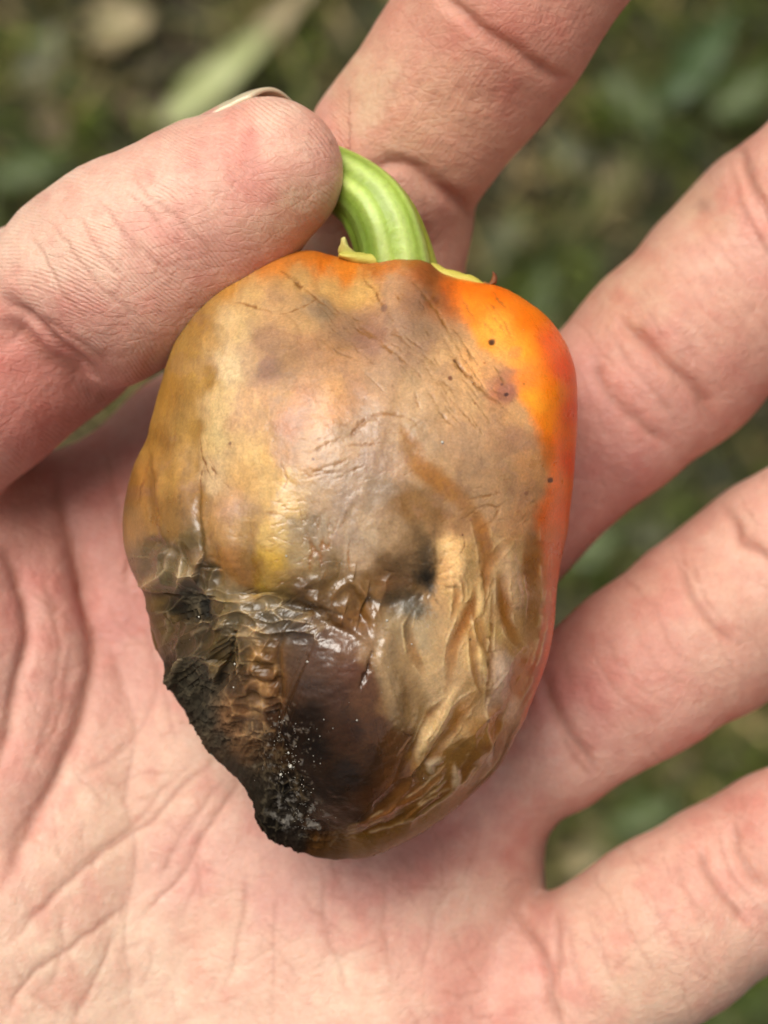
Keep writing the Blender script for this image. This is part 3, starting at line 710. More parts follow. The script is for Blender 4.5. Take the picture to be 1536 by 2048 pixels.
# ---- colours of skin and rot, patch by patch, with shading and sky sheen painted in
PC = [(560, 515, (196, 124, 52)), (620, 508, (206, 122, 40)), (645, 520, (216, 118, 30)), (700, 530, (214, 124, 36)), (760, 528, (188, 104, 40)), (820, 525, (160, 92, 40)), (855, 545, (150, 86, 38)), (895, 575, (186, 92, 28)), (870, 590, (150, 96, 50)),
      (940, 575, (236, 112, 22)), (990, 590, (246, 116, 18)), (945, 620, (240, 134, 36)), (990, 650, (252, 168, 70)), (970, 690, (240, 158, 66)), (1050, 640, (250, 120, 16)), (1040, 700, (255, 162, 48)), (1100, 690, (244, 92, 16)), (1130, 740, (236, 72, 18)), (1145, 820, (238, 74, 24)),
      (1100, 780, (255, 132, 22)), (1065, 800, (255, 162, 42)), (1040, 760, (236, 142, 62)), (1080, 860, (250, 138, 26)), (1115, 880, (246, 104, 20)), (1140, 930, (236, 70, 26)), (1110, 950, (238, 118, 24)), (1125, 1020, (232, 88, 22)), (1100, 1010, (206, 100, 26)), (1095, 1070, (196, 96, 30)), (1120, 1090, (222, 78, 28)),
      (1105, 1150, (212, 80, 36)), (1075, 1130, (160, 100, 34)), (1098, 1230, (206, 84, 44)), (1070, 1220, (140, 100, 48)), (1092, 1310, (206, 70, 40)), (1065, 1330, (160, 82, 28)), (1060, 1400, (190, 74, 34)),
      (1000, 720, (226, 160, 96)), (950, 720, (214, 162, 104)), (880, 700, (190, 152, 106)), (890, 780, (188, 150, 106)), (950, 800, (196, 156, 110)), (1010, 780, (186, 124, 90)), (1000, 860, (190, 150, 112)), (1030, 830, (196, 152, 104)), (1025, 880, (170, 130, 98)), (940, 900, (172, 138, 104)), (1010, 930, (184, 146, 106)), (1060, 930, (196, 146, 98)), (1050, 1010, (190, 140, 96)), (1000, 1000, (180, 144, 106)),
      (600, 560, (192, 152, 94)), (660, 570, (206, 164, 100)), (720, 570, (206, 166, 100)), (780, 580, (166, 130, 98)), (840, 600, (158, 120, 88)), (800, 640, (150, 120, 96)), (850, 670, (166, 134, 104)), (640, 610, (150, 126, 98)), (690, 640, (158, 124, 94)), (740, 660, (146, 108, 86)), (600, 640, (176, 140, 94)), (560, 620, (180, 144, 98)), (540, 690, (158, 122, 88)), (580, 720, (164, 126, 86)), (530, 740, (154, 118, 88)),
      (620, 700, (170, 128, 90)), (660, 720, (184, 140, 98)), (665, 780, (198, 154, 106)), (655, 830, (194, 146, 102)), (700, 780, (176, 134, 98)), (600, 800, (186, 136, 94)), (560, 790, (180, 140, 96)), (590, 860, (176, 124, 88)), (570, 905, (176, 134, 92)), (620, 890, (182, 142, 98)), (760, 760, (172, 138, 104)), (820, 780, (182, 148, 108)), (740, 850, (170, 138, 108)), (820, 870, (176, 144, 106)), (700, 880, (170, 138, 104)), (800, 710, (168, 132, 100)),
      (495, 600, (192, 156, 98)), (470, 660, (200, 168, 110)), (450, 740, (216, 186, 130)), (430, 810, (214, 182, 118)), (425, 880, (212, 182, 116)), (415, 950, (208, 176, 122)), (420, 600, (176, 136, 70)), (440, 570, (184, 136, 62)), (400, 660, (168, 128, 60)), (370, 720, (166, 126, 56)), (400, 760, (166, 126, 54)), (345, 790, (160, 118, 46)), (375, 860, (166, 126, 54)), (320, 880, (146, 104, 40)), (355, 950, (162, 122, 54)), (390, 1000, (150, 108, 44)),
      (290, 960, (152, 106, 44)), (310, 1020, (146, 104, 46)), (350, 1050, (138, 102, 50)), (385, 1080, (104, 84, 42)), (265, 1050, (148, 110, 62)), (500, 720, (186, 150, 104)), (490, 820, (206, 166, 112)), (480, 900, (204, 168, 108)), (530, 920, (208, 172, 106)), (500, 960, (206, 164, 96)), (560, 960, (210, 172, 106)), (575, 1010, (208, 172, 108)), (470, 1010, (178, 138, 92)), (430, 1060, (164, 124, 68)), (500, 1060, (176, 138, 82)), (450, 1120, (150, 104, 50)),
      (550, 1070, (198, 164, 96)), (550, 1120, (184, 148, 60)), (520, 1140, (130, 94, 36)), (540, 1170, (140, 112, 40)), (490, 1150, (120, 82, 34)), (590, 1060, (160, 138, 104)), (600, 1120, (148, 126, 88)), (640, 1000, (172, 142, 106)), (640, 1060, (144, 124, 98)), (690, 1000, (150, 126, 104)), (680, 960, (158, 132, 106)), (700, 1060, (150, 128, 106)), (740, 1050, (172, 148, 118)), (760, 980, (156, 132, 106)), (720, 1110, (164, 138, 108)), (660, 1130, (120, 98, 66)), (780, 1060, (166, 138, 104)),
      (740, 920, (160, 132, 106)), (800, 940, (172, 140, 108)), (815, 1020, (136, 98, 50)), (840, 1010, (150, 112, 66)), (870, 1060, (152, 116, 78)), (880, 1020, (134, 96, 54)), (920, 1050, (160, 122, 84)), (840, 1080, (124, 98, 66)), (820, 1120, (112, 88, 60)), (850, 1120, (110, 88, 62)), (855, 1160, (104, 82, 56)), (830, 1180, (96, 72, 40)), (780, 1130, (96, 72, 44)), (770, 1170, (110, 76, 36)), (800, 1190, (96, 72, 38)), (740, 1190, (120, 88, 46)), (690, 1180, (112, 84, 44)), (640, 1190, (96, 72, 36)), (700, 1230, (116, 84, 40)), (650, 1220, (92, 72, 44)), (600, 1190, (80, 56, 26)), (570, 1190, (96, 74, 26)),
      (860, 960, (182, 150, 112)), (890, 1000, (172, 138, 100)), (900, 1090, (206, 172, 120)), (930, 1120, (200, 162, 106)), (890, 1150, (196, 154, 102)), (870, 1210, (186, 148, 102)), (900, 1200, (206, 170, 114)), (830, 1220, (106, 98, 78)), (800, 1250, (146, 124, 88)), (770, 1290, (148, 122, 86)), (800, 1330, (160, 130, 88)), (840, 1270, (180, 158, 122)), (860, 1330, (196, 164, 118)), (830, 1400, (158, 126, 80)), (790, 1400, (130, 98, 62)), (870, 1400, (200, 168, 122)), (900, 1280, (204, 168, 120)), (950, 1200, (200, 164, 104)), (970, 1260, (202, 168, 104)), (950, 1300, (208, 172, 116)), (1010, 1130, (196, 160, 112)), (1030, 1200, (178, 142, 104)), (1000, 1240, (190, 152, 104)), (1000, 1330, (198, 166, 136)), (1030, 1290, (170, 128, 74)),
      (1000, 1400, (192, 160, 130)), (1030, 1370, (156, 94, 30)), (960, 1380, (190, 150, 96)), (930, 1400, (204, 170, 124)), (920, 1450, (190, 150, 92)), (970, 1460, (150, 104, 36)), (880, 1460, (206, 174, 122)), (850, 1510, (140, 98, 34)), (900, 1520, (140, 98, 36)), (940, 1510, (128, 88, 30)), (990, 1500, (116, 68, 22)), (880, 1570, (118, 82, 26)), (930, 1560, (124, 82, 32)), (820, 1600, (128, 84, 38)), (850, 1630, (118, 84, 28)), (790, 1660, (116, 80, 26)), (730, 1690, (104, 72, 22)), (660, 1700, (84, 56, 26)),
      (600, 1270, (70, 56, 44)), (640, 1300, (70, 50, 36)), (590, 1330, (72, 54, 38)), (620, 1360, (54, 38, 28)), (700, 1290, (96, 72, 54)), (700, 1330, (78, 50, 36)), (720, 1290, (146, 116, 84)), (740, 1370, (86, 62, 46)), (680, 1380, (60, 40, 28)), (620, 1420, (26, 20, 17)), (580, 1460, (20, 16, 14)), (640, 1470, (22, 17, 14)), (700, 1440, (54, 35, 22)), (750, 1440, (80, 56, 38)), (740, 1500, (58, 38, 20)), (800, 1480, (104, 72, 38)), (790, 1540, (92, 58, 22)), (700, 1530, (32, 22, 14)), (650, 1560, (28, 21, 16)), (740, 1580, (70, 42, 18)), (700, 1620, (46, 26, 12)), (600, 1560, (22, 19, 17)), (560, 1570, (20, 18, 16)), (610, 1610, (36, 31, 26)), (570, 1630, (40, 36, 31)), (640, 1650, (50, 32, 20)), (590, 1680, (44, 38, 32)), (760, 1630, (104, 68, 28)), (540, 1650, (26, 24, 21)),
      (320, 1110, (120, 100, 66)), (290, 1120, (132, 110, 78)), (340, 1150, (100, 88, 60)), (370, 1190, (60, 54, 38)), (350, 1220, (38, 36, 28)), (390, 1220, (44, 42, 34)), (310, 1200, (116, 94, 54)), (320, 1260, (110, 88, 52)), (350, 1280, (96, 78, 54)), (390, 1270, (70, 58, 42)), (340, 1330, (62, 54, 40)), (370, 1330, (72, 66, 52)), (370, 1390, (74, 70, 58)), (400, 1430, (64, 60, 50)), (410, 1370, (66, 60, 48)), (430, 1330, (90, 72, 38)), (420, 1280, (100, 82, 44)), (400, 1150, (92, 76, 42)),
      (430, 1210, (112, 94, 56)), (480, 1210, (116, 100, 70)), (540, 1220, (96, 84, 62)), (580, 1240, (90, 78, 60)), (460, 1250, (104, 90, 62)), (500, 1270, (124, 104, 74)), (480, 1310, (84, 72, 50)), (520, 1310, (112, 82, 42)), (520, 1360, (126, 92, 54)), (545, 1350, (112, 84, 50)), (500, 1350, (86, 64, 42)), (460, 1370, (82, 62, 42)), (510, 1410, (110, 84, 54)), (470, 1420, (112, 80, 52)), (460, 1460, (116, 86, 60)), (490, 1490, (104, 76, 50)), (440, 1480, (66, 60, 50)), (500, 1450, (60, 46, 36)), (540, 1420, (62, 42, 26)), (530, 1480, (44, 34, 26)), (520, 1530, (44, 38, 30)), (480, 1540, (56, 50, 42)), (505, 1600, (44, 40, 33))]
bord = np.array([(560, 905), (600, 915), (640, 935), (690, 962), (740, 1022), (800, 1044), (850, 1062), (900, 1088), (950, 1094), (1000, 1082), (1060, 1070), (1120, 1085), (1200, 1092), (1300, 1088), (1350, 1072), (1420, 1046), (1480, 1025)], float)
def isor(x, y): return x > np.interp(y, bord[:, 0], bord[:, 1]) - 6 and y < 1420
film = [p for p in PC if not isor(p[0], p[1])]; flesh_ = [p for p in PC if isor(p[0], p[1])]
pcol = shepard(wxp, wyp, film, 17, 2.2)
oc_ = shepard(xf + .4 * (wxp - xf), yf + .4 * (wyp - yf), flesh_, 26, 2.0) * np.array([1.12, 1.12, .9])
bdr = xf + .7 * (wxp - xf) - np.interp(yf, bord[:, 0], bord[:, 1])
orm = smooth(-14, 14, bdr) * (1 - smooth(1380, 1500, yf)) ; orm = np.where(yf < 640, smooth(-26, 22, bdr), orm) * (Z.ravel() > -99)
bl = smooth(1000, 1150, yf)[:, None] * .35
pcol = pcol * (1 - orm[:, None]) + (oc_ * (1 - bl) + pcol * bl) * orm[:, None]
SH = [(600, 600, .6), (900, 800, .6), (400, 800, .6), (1050, 800, .5), (700, 1050, .6), (1000, 1250, 1.0), (860, 1500, 1.0), (960, 1370, 1.0), (900, 1260, .9), (300, 1130, .9), (370, 1160, .8), (640, 1310, .7), (740, 1380, .65), (610, 1440, .10), (570, 1500, .05), (650, 1500, .16), (720, 1520, .38), (760, 1600, .28), (700, 1640, .3), (600, 1580, .08), (540, 1620, .03), (440, 1470, .25), (380, 1400, .28),
      (350, 1230, .2), (330, 1150, .5), (480, 1220, .5), (500, 1360, .3), (480, 1440, .15), (850, 1130, .2), (820, 1680, .4), (590, 1680, .1)]
sheen = shepard(wxp, wyp, [(a, b, (c * 255,) * 3) for a, b, c in SH], 20, 2.2)[:, 0]
sheen = np.where(sheen <= 0.0031308, sheen * 12.92, 1.055 * np.maximum(sheen, 1e-6) ** (1 / 2.4) - 0.055)
# ---- gloss (roughness) and mould by patch, same way
RG = [(560, 560, .42), (700, 700, .42), (1100, 700, .36), (1080, 900, .36), (900, 800, .48), (400, 800, .50), (500, 950, .45), (640, 1050, .36), (800, 1000, .40), (1000, 1000, .40), (1100, 1150, .34), (550, 1130, .34), (700, 1200, .28), (900, 1200, .34), (1000, 1300, .24),
      (850, 1350, .30), (640, 1320, .27), (740, 1420, .24), (620, 1450, .52), (580, 1500, .7), (600, 1620, .6), (700, 1560, .36), (760, 1620, .26), (900, 1500, .24), (800, 1650, .26), (380, 1080, .35), (330, 1150, .30), (380, 1220, .6), (350, 1270, .32), (390, 1400, .8), (440, 1490, .85),
      (470, 1220, .34), (520, 1360, .36), (480, 1430, .5), (520, 1600, .85), (560, 1670, .8)]
rgh = shepard(wxp, wyp, [(a, b, (c * 255,) * 3) for a, b, c in RG], 20, 2.0)[:, 0]
# undo the sRGB curve lin() applied to the numbers
rgh = np.where(rgh <= 0.0031308, rgh * 12.92, 1.055 * np.maximum(rgh, 1e-6) ** (1 / 2.4) - 0.055)

def fold(pts, amp, width, kind='g', colour=None, cw=None, strength=0.8, rag=0.5, skew=0.0):
    """kind g = ridge (amp>0) or groove (amp<0); s = a step, one side standing over the other"""
    W = max(width * 3.2, (cw or 0) * 2.5) + 6
    i, d, al = stroke(xf, yf, pts, W, 16)
    if not len(i): return
    d = d + (rag * min(width, 12) * fbm(xf[i] / (14 + width), yf[i] / (14 + width), 5, 3) if width >= 7 else rag * 8 * fbm(xf[i] / 17, yf[i] / 17, 5, 4, .65))
    if width < 7: al_m = .5 + .6 * smooth(.30, .62, vnoise(xf[i] / 9, yf[i] / 9, 4))
    else: al_m = 1.0
    e = np.sin(np.pi * np.clip(al, 0.02, .98)) ** 0.6 * al_m
    wv = width * (0.55 + 0.45 * e)
    amp = amp * (0.26 if width < 7 else 0.6 if width < 20 else 0.95)
    if kind == 'g': D1[i] += frontp[i] * amp * e * np.exp(-(d / wv) ** 2)
    else: D1[i] += frontp[i] * amp * e * (d / wv) * np.exp(-(d / wv) ** 2) * 1.6
    if colour is not None:
        g = (np.exp(-(np.abs(d) / ((cw or width) * (0.4 + 0.6 * e))) ** 3.4) * strength * e * frontp[i])[:, None]
        pcol[i] = pcol[i] * (1 - g) + lin(colour) * g
AMB = (160, 116, 52); AMD = (128, 88, 34)
# lobes of the fruit: long soft swellings and the furrows between them
fold([(700, 520), (690, 560), (700, 620), (710, 700)], -0.9, 60)
fold([(870, 545), (905, 600), (960, 700), (1010, 820), (1040, 950)], -0.55, 60)
fold([(1000, 600), (1070, 700), (1095, 850), (1090, 1000)], 0.5, 60)
fold([(520, 560), (455, 680), (425, 820), (415, 960)], 0.35, 45)
fold([(470, 640), (405, 760), (385, 900), (392, 1020)], -0.55, 26)
fold([(398, 980), (402, 1060), (404, 1140)], -0.45, 10, 's')
fold([(398, 980), (402, 1060), (404, 1140)], -0.25, 9, colour=(96, 70, 34), cw=6, strength=.5)
fold([(300, 880), (310, 980), (318, 1090)], -0.5, 14, 's')
fold([(290, 930), (296, 1000), (306, 1070)], -0.35, 8, colour=(120, 84, 36), cw=6, strength=.5)
fold([(350, 860), (352, 980), (360, 1080)], 0.3, 24)
fold([(440, 990), (440, 1080), (450, 1160)], 0.35, 34)
fold([(500, 1040), (494, 1120), (500, 1190)], -0.45, 20, colour=(120, 84, 34), cw=14, strength=.35)
fold([(560, 960), (552, 1060), (546, 1170)], 0.5, 34)
fold([(400, 1050), (425, 1110), (450, 1160), (500, 1195), (560, 1215), (620, 1235), (690, 1270), (740, 1300)], -0.7, 24)
fold([(300, 1080), (340, 1100), (395, 1150)], -0.6, 12)
fold([(564, 1268), (556, 1320), (562, 1390), (554, 1450)], -0.7, 8, colour=(60, 44, 28), cw=5, strength=.6, rag=.3)
fold([(552, 1290), (590, 1245), (650, 1238), (710, 1262), (745, 1290)], .55, 9, rag=.3)
fold([(560, 1262), (600, 1228), (660, 1222), (720, 1248)], -.5, 6, colour=(60, 46, 28), cw=4, strength=.6)
fold([(745, 1290), (735, 1330), (715, 1370)], -1.2, 5, colour=(60, 42, 30), cw=3, strength=.7)
# collapse of the middle and the blister over the black spot
fold([(690, 1080), (700, 1010), (740, 985), (790, 990)], 0.10, 10)
fold([(690, 1120), (693, 1050), (712, 1000)], -0.12, 7, colour=(186, 160, 128), cw=6, strength=.3)
fold([(800, 1010), (850, 1000), (885, 1040), (880, 1110)], -0.3, 26)
fold([(866, 1085), (864, 1120), (862, 1160)], 0.35, 9)
fold([(700, 1190), (750, 1205), (810, 1200), (850, 1190)], -0.3, 14, colour=(70, 56, 34), cw=8, strength=.6)
fold([(640, 1150), (600, 1180), (640, 1215), (690, 1240), (720, 1260)], 0.7, 16)
fold([(650, 1200), (700, 1165), (730, 1190), (745, 1250)], 0.6, 12)
fold([(690, 1165), (720, 1220), (740, 1275)], -0.5, 12, colour=(104, 72, 32), cw=12, strength=.5)
fold([(600, 1190), (620, 1220), (680, 1250), (740, 1270)], -0.6, 14, colour=(70, 50, 22), cw=14, strength=.6)
# amber bands where the film clings; pale film between carries painted sky sheen
for pts, wd, am, c, cw, st in (
        ([(800, 850), (820, 880), (850, 905)], 12, -.35, AMB, 9, .6), ([(805, 865), (830, 920), (880, 965), (925, 1000), (950, 1040)], 16, -.4, (168, 128, 66), 20, .85),
        ([(950, 1020), (965, 1070), (972, 1110), (965, 1150)], 14, -.5, (170, 126, 62), 15, .85), ([(1030, 1070), (1000, 1100), (975, 1140), (955, 1200), (930, 1240), (905, 1300), (900, 1360), (895, 1385)], 13, -.6, (162, 116, 50), 14, .85),
        ([(1010, 1130), (1005, 1180), (1015, 1240), (1035, 1285), (1050, 1300)], 14, -.6, (158, 112, 44), 13, .9), ([(960, 1170), (955, 1230), (970, 1300), (985, 1370)], 9, -.5, (170, 128, 58), 11, .6),
        ([(1055, 1300), (1030, 1340), (1000, 1400), (990, 1460), (1000, 1500)], 16, -.7, (150, 98, 32), 16, .9), ([(985, 1180), (985, 1270), (978, 1350), (975, 1430)], 6, -.5, (140, 100, 40), 5, .6),
        ([(930, 1230), (945, 1290), (950, 1340), (965, 1390)], 8, -.4, (166, 122, 54), 9, .6), ([(960, 1390), (920, 1420), (880, 1480), (850, 1530)], 12, -.3, (168, 122, 50), 18, .7),
        ([(890, 1400), (860, 1440), (835, 1480), (825, 1510)], 9, -.6, (140, 100, 40), 10, .7), ([(815, 1250), (825, 1300), (850, 1350)], 9, -.6, (150, 118, 70), 11, .6),
        ([(830, 1220), (815, 1255), (820, 1290)], 8, -.5, (110, 92, 60), 8, .5), ([(905, 1150), (915, 1190), (905, 1240)], 7, -.5, (170, 126, 66), 8, .6), ([(895, 1130), (925, 1170), (930, 1200)], 6, -.4, (172, 130, 70), 6, .5),
        ([(880, 1530), (900, 1490), (940, 1450)], 9, .4, None, 0, 0), ([(1010, 1460), (980, 1520), (940, 1570)], 9, -.6, (124, 80, 26), 10, .6), ([(960, 1480), (930, 1540), (880, 1590), (820, 1630)], 9, -.5, (128, 88, 30), 10, .6),
        ([(700, 1650), (780, 1620), (850, 1580), (900, 1530)], 9, .5, (164, 116, 66), 7, .55), ([(690, 1670), (760, 1650), (840, 1620), (920, 1570)], 8, -.5, (104, 74, 24), 8, .6), ([(720, 1700), (790, 1680), (860, 1640)], 6, .35, None, 0, 0),
        ([(1075, 1020), (1062, 1100), (1068, 1200), (1062, 1290)], 18, -.3, (150, 106, 44), 14, .45), ([(1100, 1100), (1096, 1180), (1080, 1290), (1050, 1380)], 6, .4, (206, 96, 60), 5, .4), ([(1112, 1150), (1100, 1250), (1075, 1350), (1030, 1440)], 7, -.4, (140, 62, 24), 6, .4),
        ([(1060, 870), (1085, 880), (1092, 920), (1085, 950)], 9, -.12, (200, 130, 44), 14, .5), ([(720, 1060), (760, 1040), (790, 1045)], 6, .2, None, 0, 0)):
    if c is not None:                 # the film lifts in a thin pale crest along both banks of a band
        i, d, al = stroke(xf, yf, pts, cw * 2 + 14, 16)
        d = np.abs(d + 3 * fbm(xf[i] / 16, yf[i] / 16, 6, 3)) - cw * (.4 + .6 * np.sin(np.pi * np.clip(al, .02, .98)) ** .6) * 1.15
        g = np.exp(-(d / 2.6) ** 2) * np.sin(np.pi * np.clip(al, .02, .98)) ** .5 * smooth(.25, .6, vnoise(xf[i] / 25, yf[i] / 25, 3)) * frontp[i] * smooth(1000, 1100, yf[i])
        D1[i] += .07 * g; pcol[i] = pcol[i] * (1 - .35 * g[:, None]) + lin((226, 200, 152)) * .35 * g[:, None]
    fold(pts, am * .42, wd, 'g', None if c is None else (c[0] * .93, c[1] * .83, c[2] * .68), cw * 1.12, min(1, st * 1.25))
# pale film planes between the bands, sky sheen painted into their colour
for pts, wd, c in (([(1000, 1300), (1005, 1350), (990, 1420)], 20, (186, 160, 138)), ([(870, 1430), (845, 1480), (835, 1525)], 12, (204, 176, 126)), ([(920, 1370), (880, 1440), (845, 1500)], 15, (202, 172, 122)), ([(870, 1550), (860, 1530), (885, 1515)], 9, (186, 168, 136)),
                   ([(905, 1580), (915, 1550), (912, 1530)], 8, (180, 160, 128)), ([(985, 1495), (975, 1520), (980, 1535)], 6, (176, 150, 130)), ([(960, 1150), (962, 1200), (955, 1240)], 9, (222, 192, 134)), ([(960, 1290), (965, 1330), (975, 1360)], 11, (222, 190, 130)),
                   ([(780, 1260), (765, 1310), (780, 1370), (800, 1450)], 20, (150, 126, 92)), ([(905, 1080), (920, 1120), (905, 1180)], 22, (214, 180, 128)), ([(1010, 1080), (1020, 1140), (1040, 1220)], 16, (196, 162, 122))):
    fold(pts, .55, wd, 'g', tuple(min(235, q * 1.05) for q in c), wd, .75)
# sharp-edged cracks and hair wrinkles in the upper skin
CR = (138, 92, 38)
for pts, wd, am in (([(545, 530), (575, 550), (600, 570), (640, 595), (690, 625)], 4, -.35), ([(575, 545), (595, 560), (600, 580)], 5, -.35), ([(720, 545), (745, 570), (760, 600), (788, 640)], 3.5, -.3), ([(700, 610), (735, 655), (770, 690), (805, 720), (830, 740)], 4.5, -.4),
                    ([(690, 620), (720, 650), (745, 675)], 3, -.2), ([(820, 560), (850, 590), (885, 640), (905, 680)], 4, -.3), ([(835, 575), (875, 620), (910, 680), (935, 720)], 3.5, -.3), ([(885, 670), (925, 730), (960, 770), (1005, 810)], 6, -.4), ([(895, 700), (940, 745), (980, 785)], 4, -.3),
                    ([(900, 640), (935, 690), (950, 720)], 3, -.25), ([(900, 795), (930, 830), (955, 860)], 3, -.22), ([(640, 590), (600, 615), (560, 630)], 2.5, -.1), ([(465, 605), (510, 615), (545, 625)], 4, -.25), ([(790, 580), (800, 600)], 3, -.2),
                    ([(650, 895), (700, 870), (740, 835), (785, 828), (825, 840), (845, 862)], 5, -.3), ([(725, 840), (745, 835), (760, 842)], 3, -.2), ([(600, 955), (640, 938), (700, 920)], 4, -.3), ([(600, 960), (650, 945), (690, 945)], 3, -.2), ([(700, 890), (740, 888), (770, 886)], 3, -.2),
                    ([(620, 905), (650, 890), (690, 870)], 3, -.2), ([(690, 945), (720, 935)], 3, -.15), ([(395, 880), (410, 930), (425, 960)], 3, -.2), ([(410, 925), (400, 950), (396, 985)], 3, -.2), ([(420, 930), (435, 950)], 3, -.2),
                    ([(628, 1070), (622, 1110), (618, 1150)], 5, -.3), ([(640, 1080), (655, 1095), (660, 1080)], 4, -.3), ([(612, 1060), (625, 1090), (640, 1120)], 5, -.3), ([(650, 1070), (640, 1110), (645, 1140)], 4, -.3), ([(700, 1080), (697, 1120), (700, 1150)], 3, -.2),
                    ([(935, 1000), (980, 990), (1005, 985)], 4, -.25), ([(945, 1020), (975, 1010), (1000, 1015)], 3, -.2), ([(930, 1080), (925, 1095), (915, 1105)], 2.5, -.2), ([(960, 1060), (985, 1040), (1000, 1010)], 5, -.3), ([(560, 930), (575, 960), (560, 990)], 3, -.12), ([(300, 910), (285, 960), (276, 1010)], 3, -.3)):
    fold(pts, am, wd, 'g', CR, wd * .8, .8)
rp = np.random.default_rng(21)
def hairs(n, box, ang, spread, L, am, wd=2.4, col=CR, st=.28):
    for _ in range(n):
        x, y = rp.uniform(box[0], box[2]), rp.uniform(box[1], box[3]); a = math.radians(ang + rp.normal(0, spread)); l = rp.uniform(*L)
        fold([(x, y), (x + l * .5 * math.cos(a) + rp.normal(0, 2), y - l * .5 * math.sin(a) + rp.normal(0, 2)), (x + l * math.cos(a), y - l * math.sin(a))], -am * rp.uniform(.5, 1), wd, 'g', col, wd * .8, st)
hairs(34, (560, 580, 820, 700), -42, 12, (18, 60), .12)
hairs(40, (820, 580, 1000, 830), -54, 7, (24, 90), .22, 2.6, (140, 98, 48), .5)
hairs(26, (640, 600, 830, 740), -42, 9, (20, 70), .2, 2.4, (128, 88, 50), .45)
hairs(30, (580, 850, 820, 980), 18, 10, (14, 46), .12)
hairs(20, (880, 960, 1060, 1080), 20, 16, (12, 40), .14)
hairs(46, (520, 1000, 600, 1190), 12, 16, (12, 34), .14, 2.2)
hairs(16, (380, 860, 470, 1020), -65, 14, (14, 40), .10)
hairs(20, (600, 1040, 690, 1160), 70, 22, (16, 44), .18)
# crumpled film, faceted
def region(cx, cy, rx, ry, soft=.35, ang=0):
    a = math.radians(ang); dx = xf - cx; dy = yf - cy; u = (dx * math.cos(a) + dy * math.sin(a)) / rx; v = (-dx * math.sin(a) + dy * math.cos(a)) / ry
    return smooth(1 + soft, 1 - soft, np.sqrt(u * u + v * v) + .18 * fbm(xf / 30, yf / 30, 6, 2)) * frontp
wx2 = xf + 14 * fbm(xf / 70, yf / 70, 3, 2); wy2 = yf + 14 * fbm(xf / 70, yf / 70, 4, 2)
fa, ea = facets((wx2 + .35 * wy2) / 36, (wy2 - .2 * wx2) / 62, 1, 2.0, True); fb_, eb = facets(wx2 / 22, wy2 / 26, 2, 1.0, True); fc, ec = facets((wx2 + wy2 * .3) / 62, (wy2 - wx2 * .3) / 120, 3, 1.0, True); fm_, em = facets(wx2 / 52, wy2 / 17, 5, 1.0, True)
mL = np.maximum(region(330, 1210, 90, 130, ang=15), region(380, 1330, 90, 120, ang=10))
mM = region(500, 1235, 140, 52, ang=8); mB = region(505, 1380, 62, 130, ang=-6); mR = region(960, 1250, 120, 230); mR2 = region(880, 1530, 190, 110, ang=-38); mC = region(690, 1200, 120, 60)
D1 += mL * (1.2 * fa + .5 * fb_) * .85 + mM * (.5 * fm_ * 1.2 + .25 * fb_) * .9 + mB * (.3 * fb_ + .18 * ridged(wx2 / 34, wy2 / 14, 3, 2))
D1 += mR * (.13 * fc) + mR2 * (.8 * facets((wx2 * .78 + wy2 * .62) / 28, (wy2 * .78 - wx2 * .62) / 70, 7) + .3 * fc) * .6 + mC * (.5 * fa + .1 * fb_)
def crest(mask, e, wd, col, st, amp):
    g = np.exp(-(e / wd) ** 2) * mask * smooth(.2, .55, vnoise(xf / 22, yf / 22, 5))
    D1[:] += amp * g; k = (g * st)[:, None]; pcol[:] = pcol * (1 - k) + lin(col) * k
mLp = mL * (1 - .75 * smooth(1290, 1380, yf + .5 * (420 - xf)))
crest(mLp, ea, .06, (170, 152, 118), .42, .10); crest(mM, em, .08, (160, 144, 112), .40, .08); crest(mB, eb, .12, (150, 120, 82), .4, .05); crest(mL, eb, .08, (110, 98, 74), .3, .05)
edgef = (1 - .65 * smooth(.90, .995, np.broadcast_to(t, X.shape).ravel())); D1[:] = D1 * edgef
# wavy corrugation of the amber blister
mW = region(520, 1365, 34, 62)
D1 += mW * .2 * np.sin(yf / 5.2 + 1.3 * np.sin(xf / 11.0)) 
# leathery grain, stronger on the dark dome; crust of mould
mD = region(660, 1400, 140, 170); mMo = np.maximum.reduce([region(395, 1420, 60, 110, ang=-35), region(560, 1580, 60, 130, ang=-20), region(368, 1215, 22, 36), region(590, 1670, 90, 40)])
dome = smooth(1.15, .25, np.sqrt(((xf - 690) / 150) ** 2 + ((yf - 1460) / 215) ** 2))
D1 += frontp * 1.7 * dome + mD * (.06 * fbm(xf / 16, yf / 9, 2, 3))
fd_, ed = facets(wx2 / 15, wy2 / 19, 9, 1.0, True); crest(mMo, ed, .10, (112, 104, 84), .35, .07); D1 += mMo * .22 * fd_
D1 += mMo * (.30 * ridged(xf / 13, yf / 17, 2, 4) - .25 + .13 * fbm(xf / 5, yf / 5, 1, 2))
D1 += frontp * (.06 * fbm(xf / 40, yf / 40, 2, 3) + 0.006 * fbm(xf / 6, yf / 6, 5, 2))
# clinging hollows amber or dark, lifted crests pale, with sky sheen painted into the colour
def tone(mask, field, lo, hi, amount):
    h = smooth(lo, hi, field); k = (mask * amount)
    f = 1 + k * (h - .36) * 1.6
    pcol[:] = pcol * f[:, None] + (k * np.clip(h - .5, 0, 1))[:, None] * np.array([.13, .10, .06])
tone(mL, fa, -.25, .3, .7); tone(mM, fm_, -.25, .3, .6); tone(mB, fb_, -.25, .3, .5); tone(mR, fc, -.25, .3, .10)
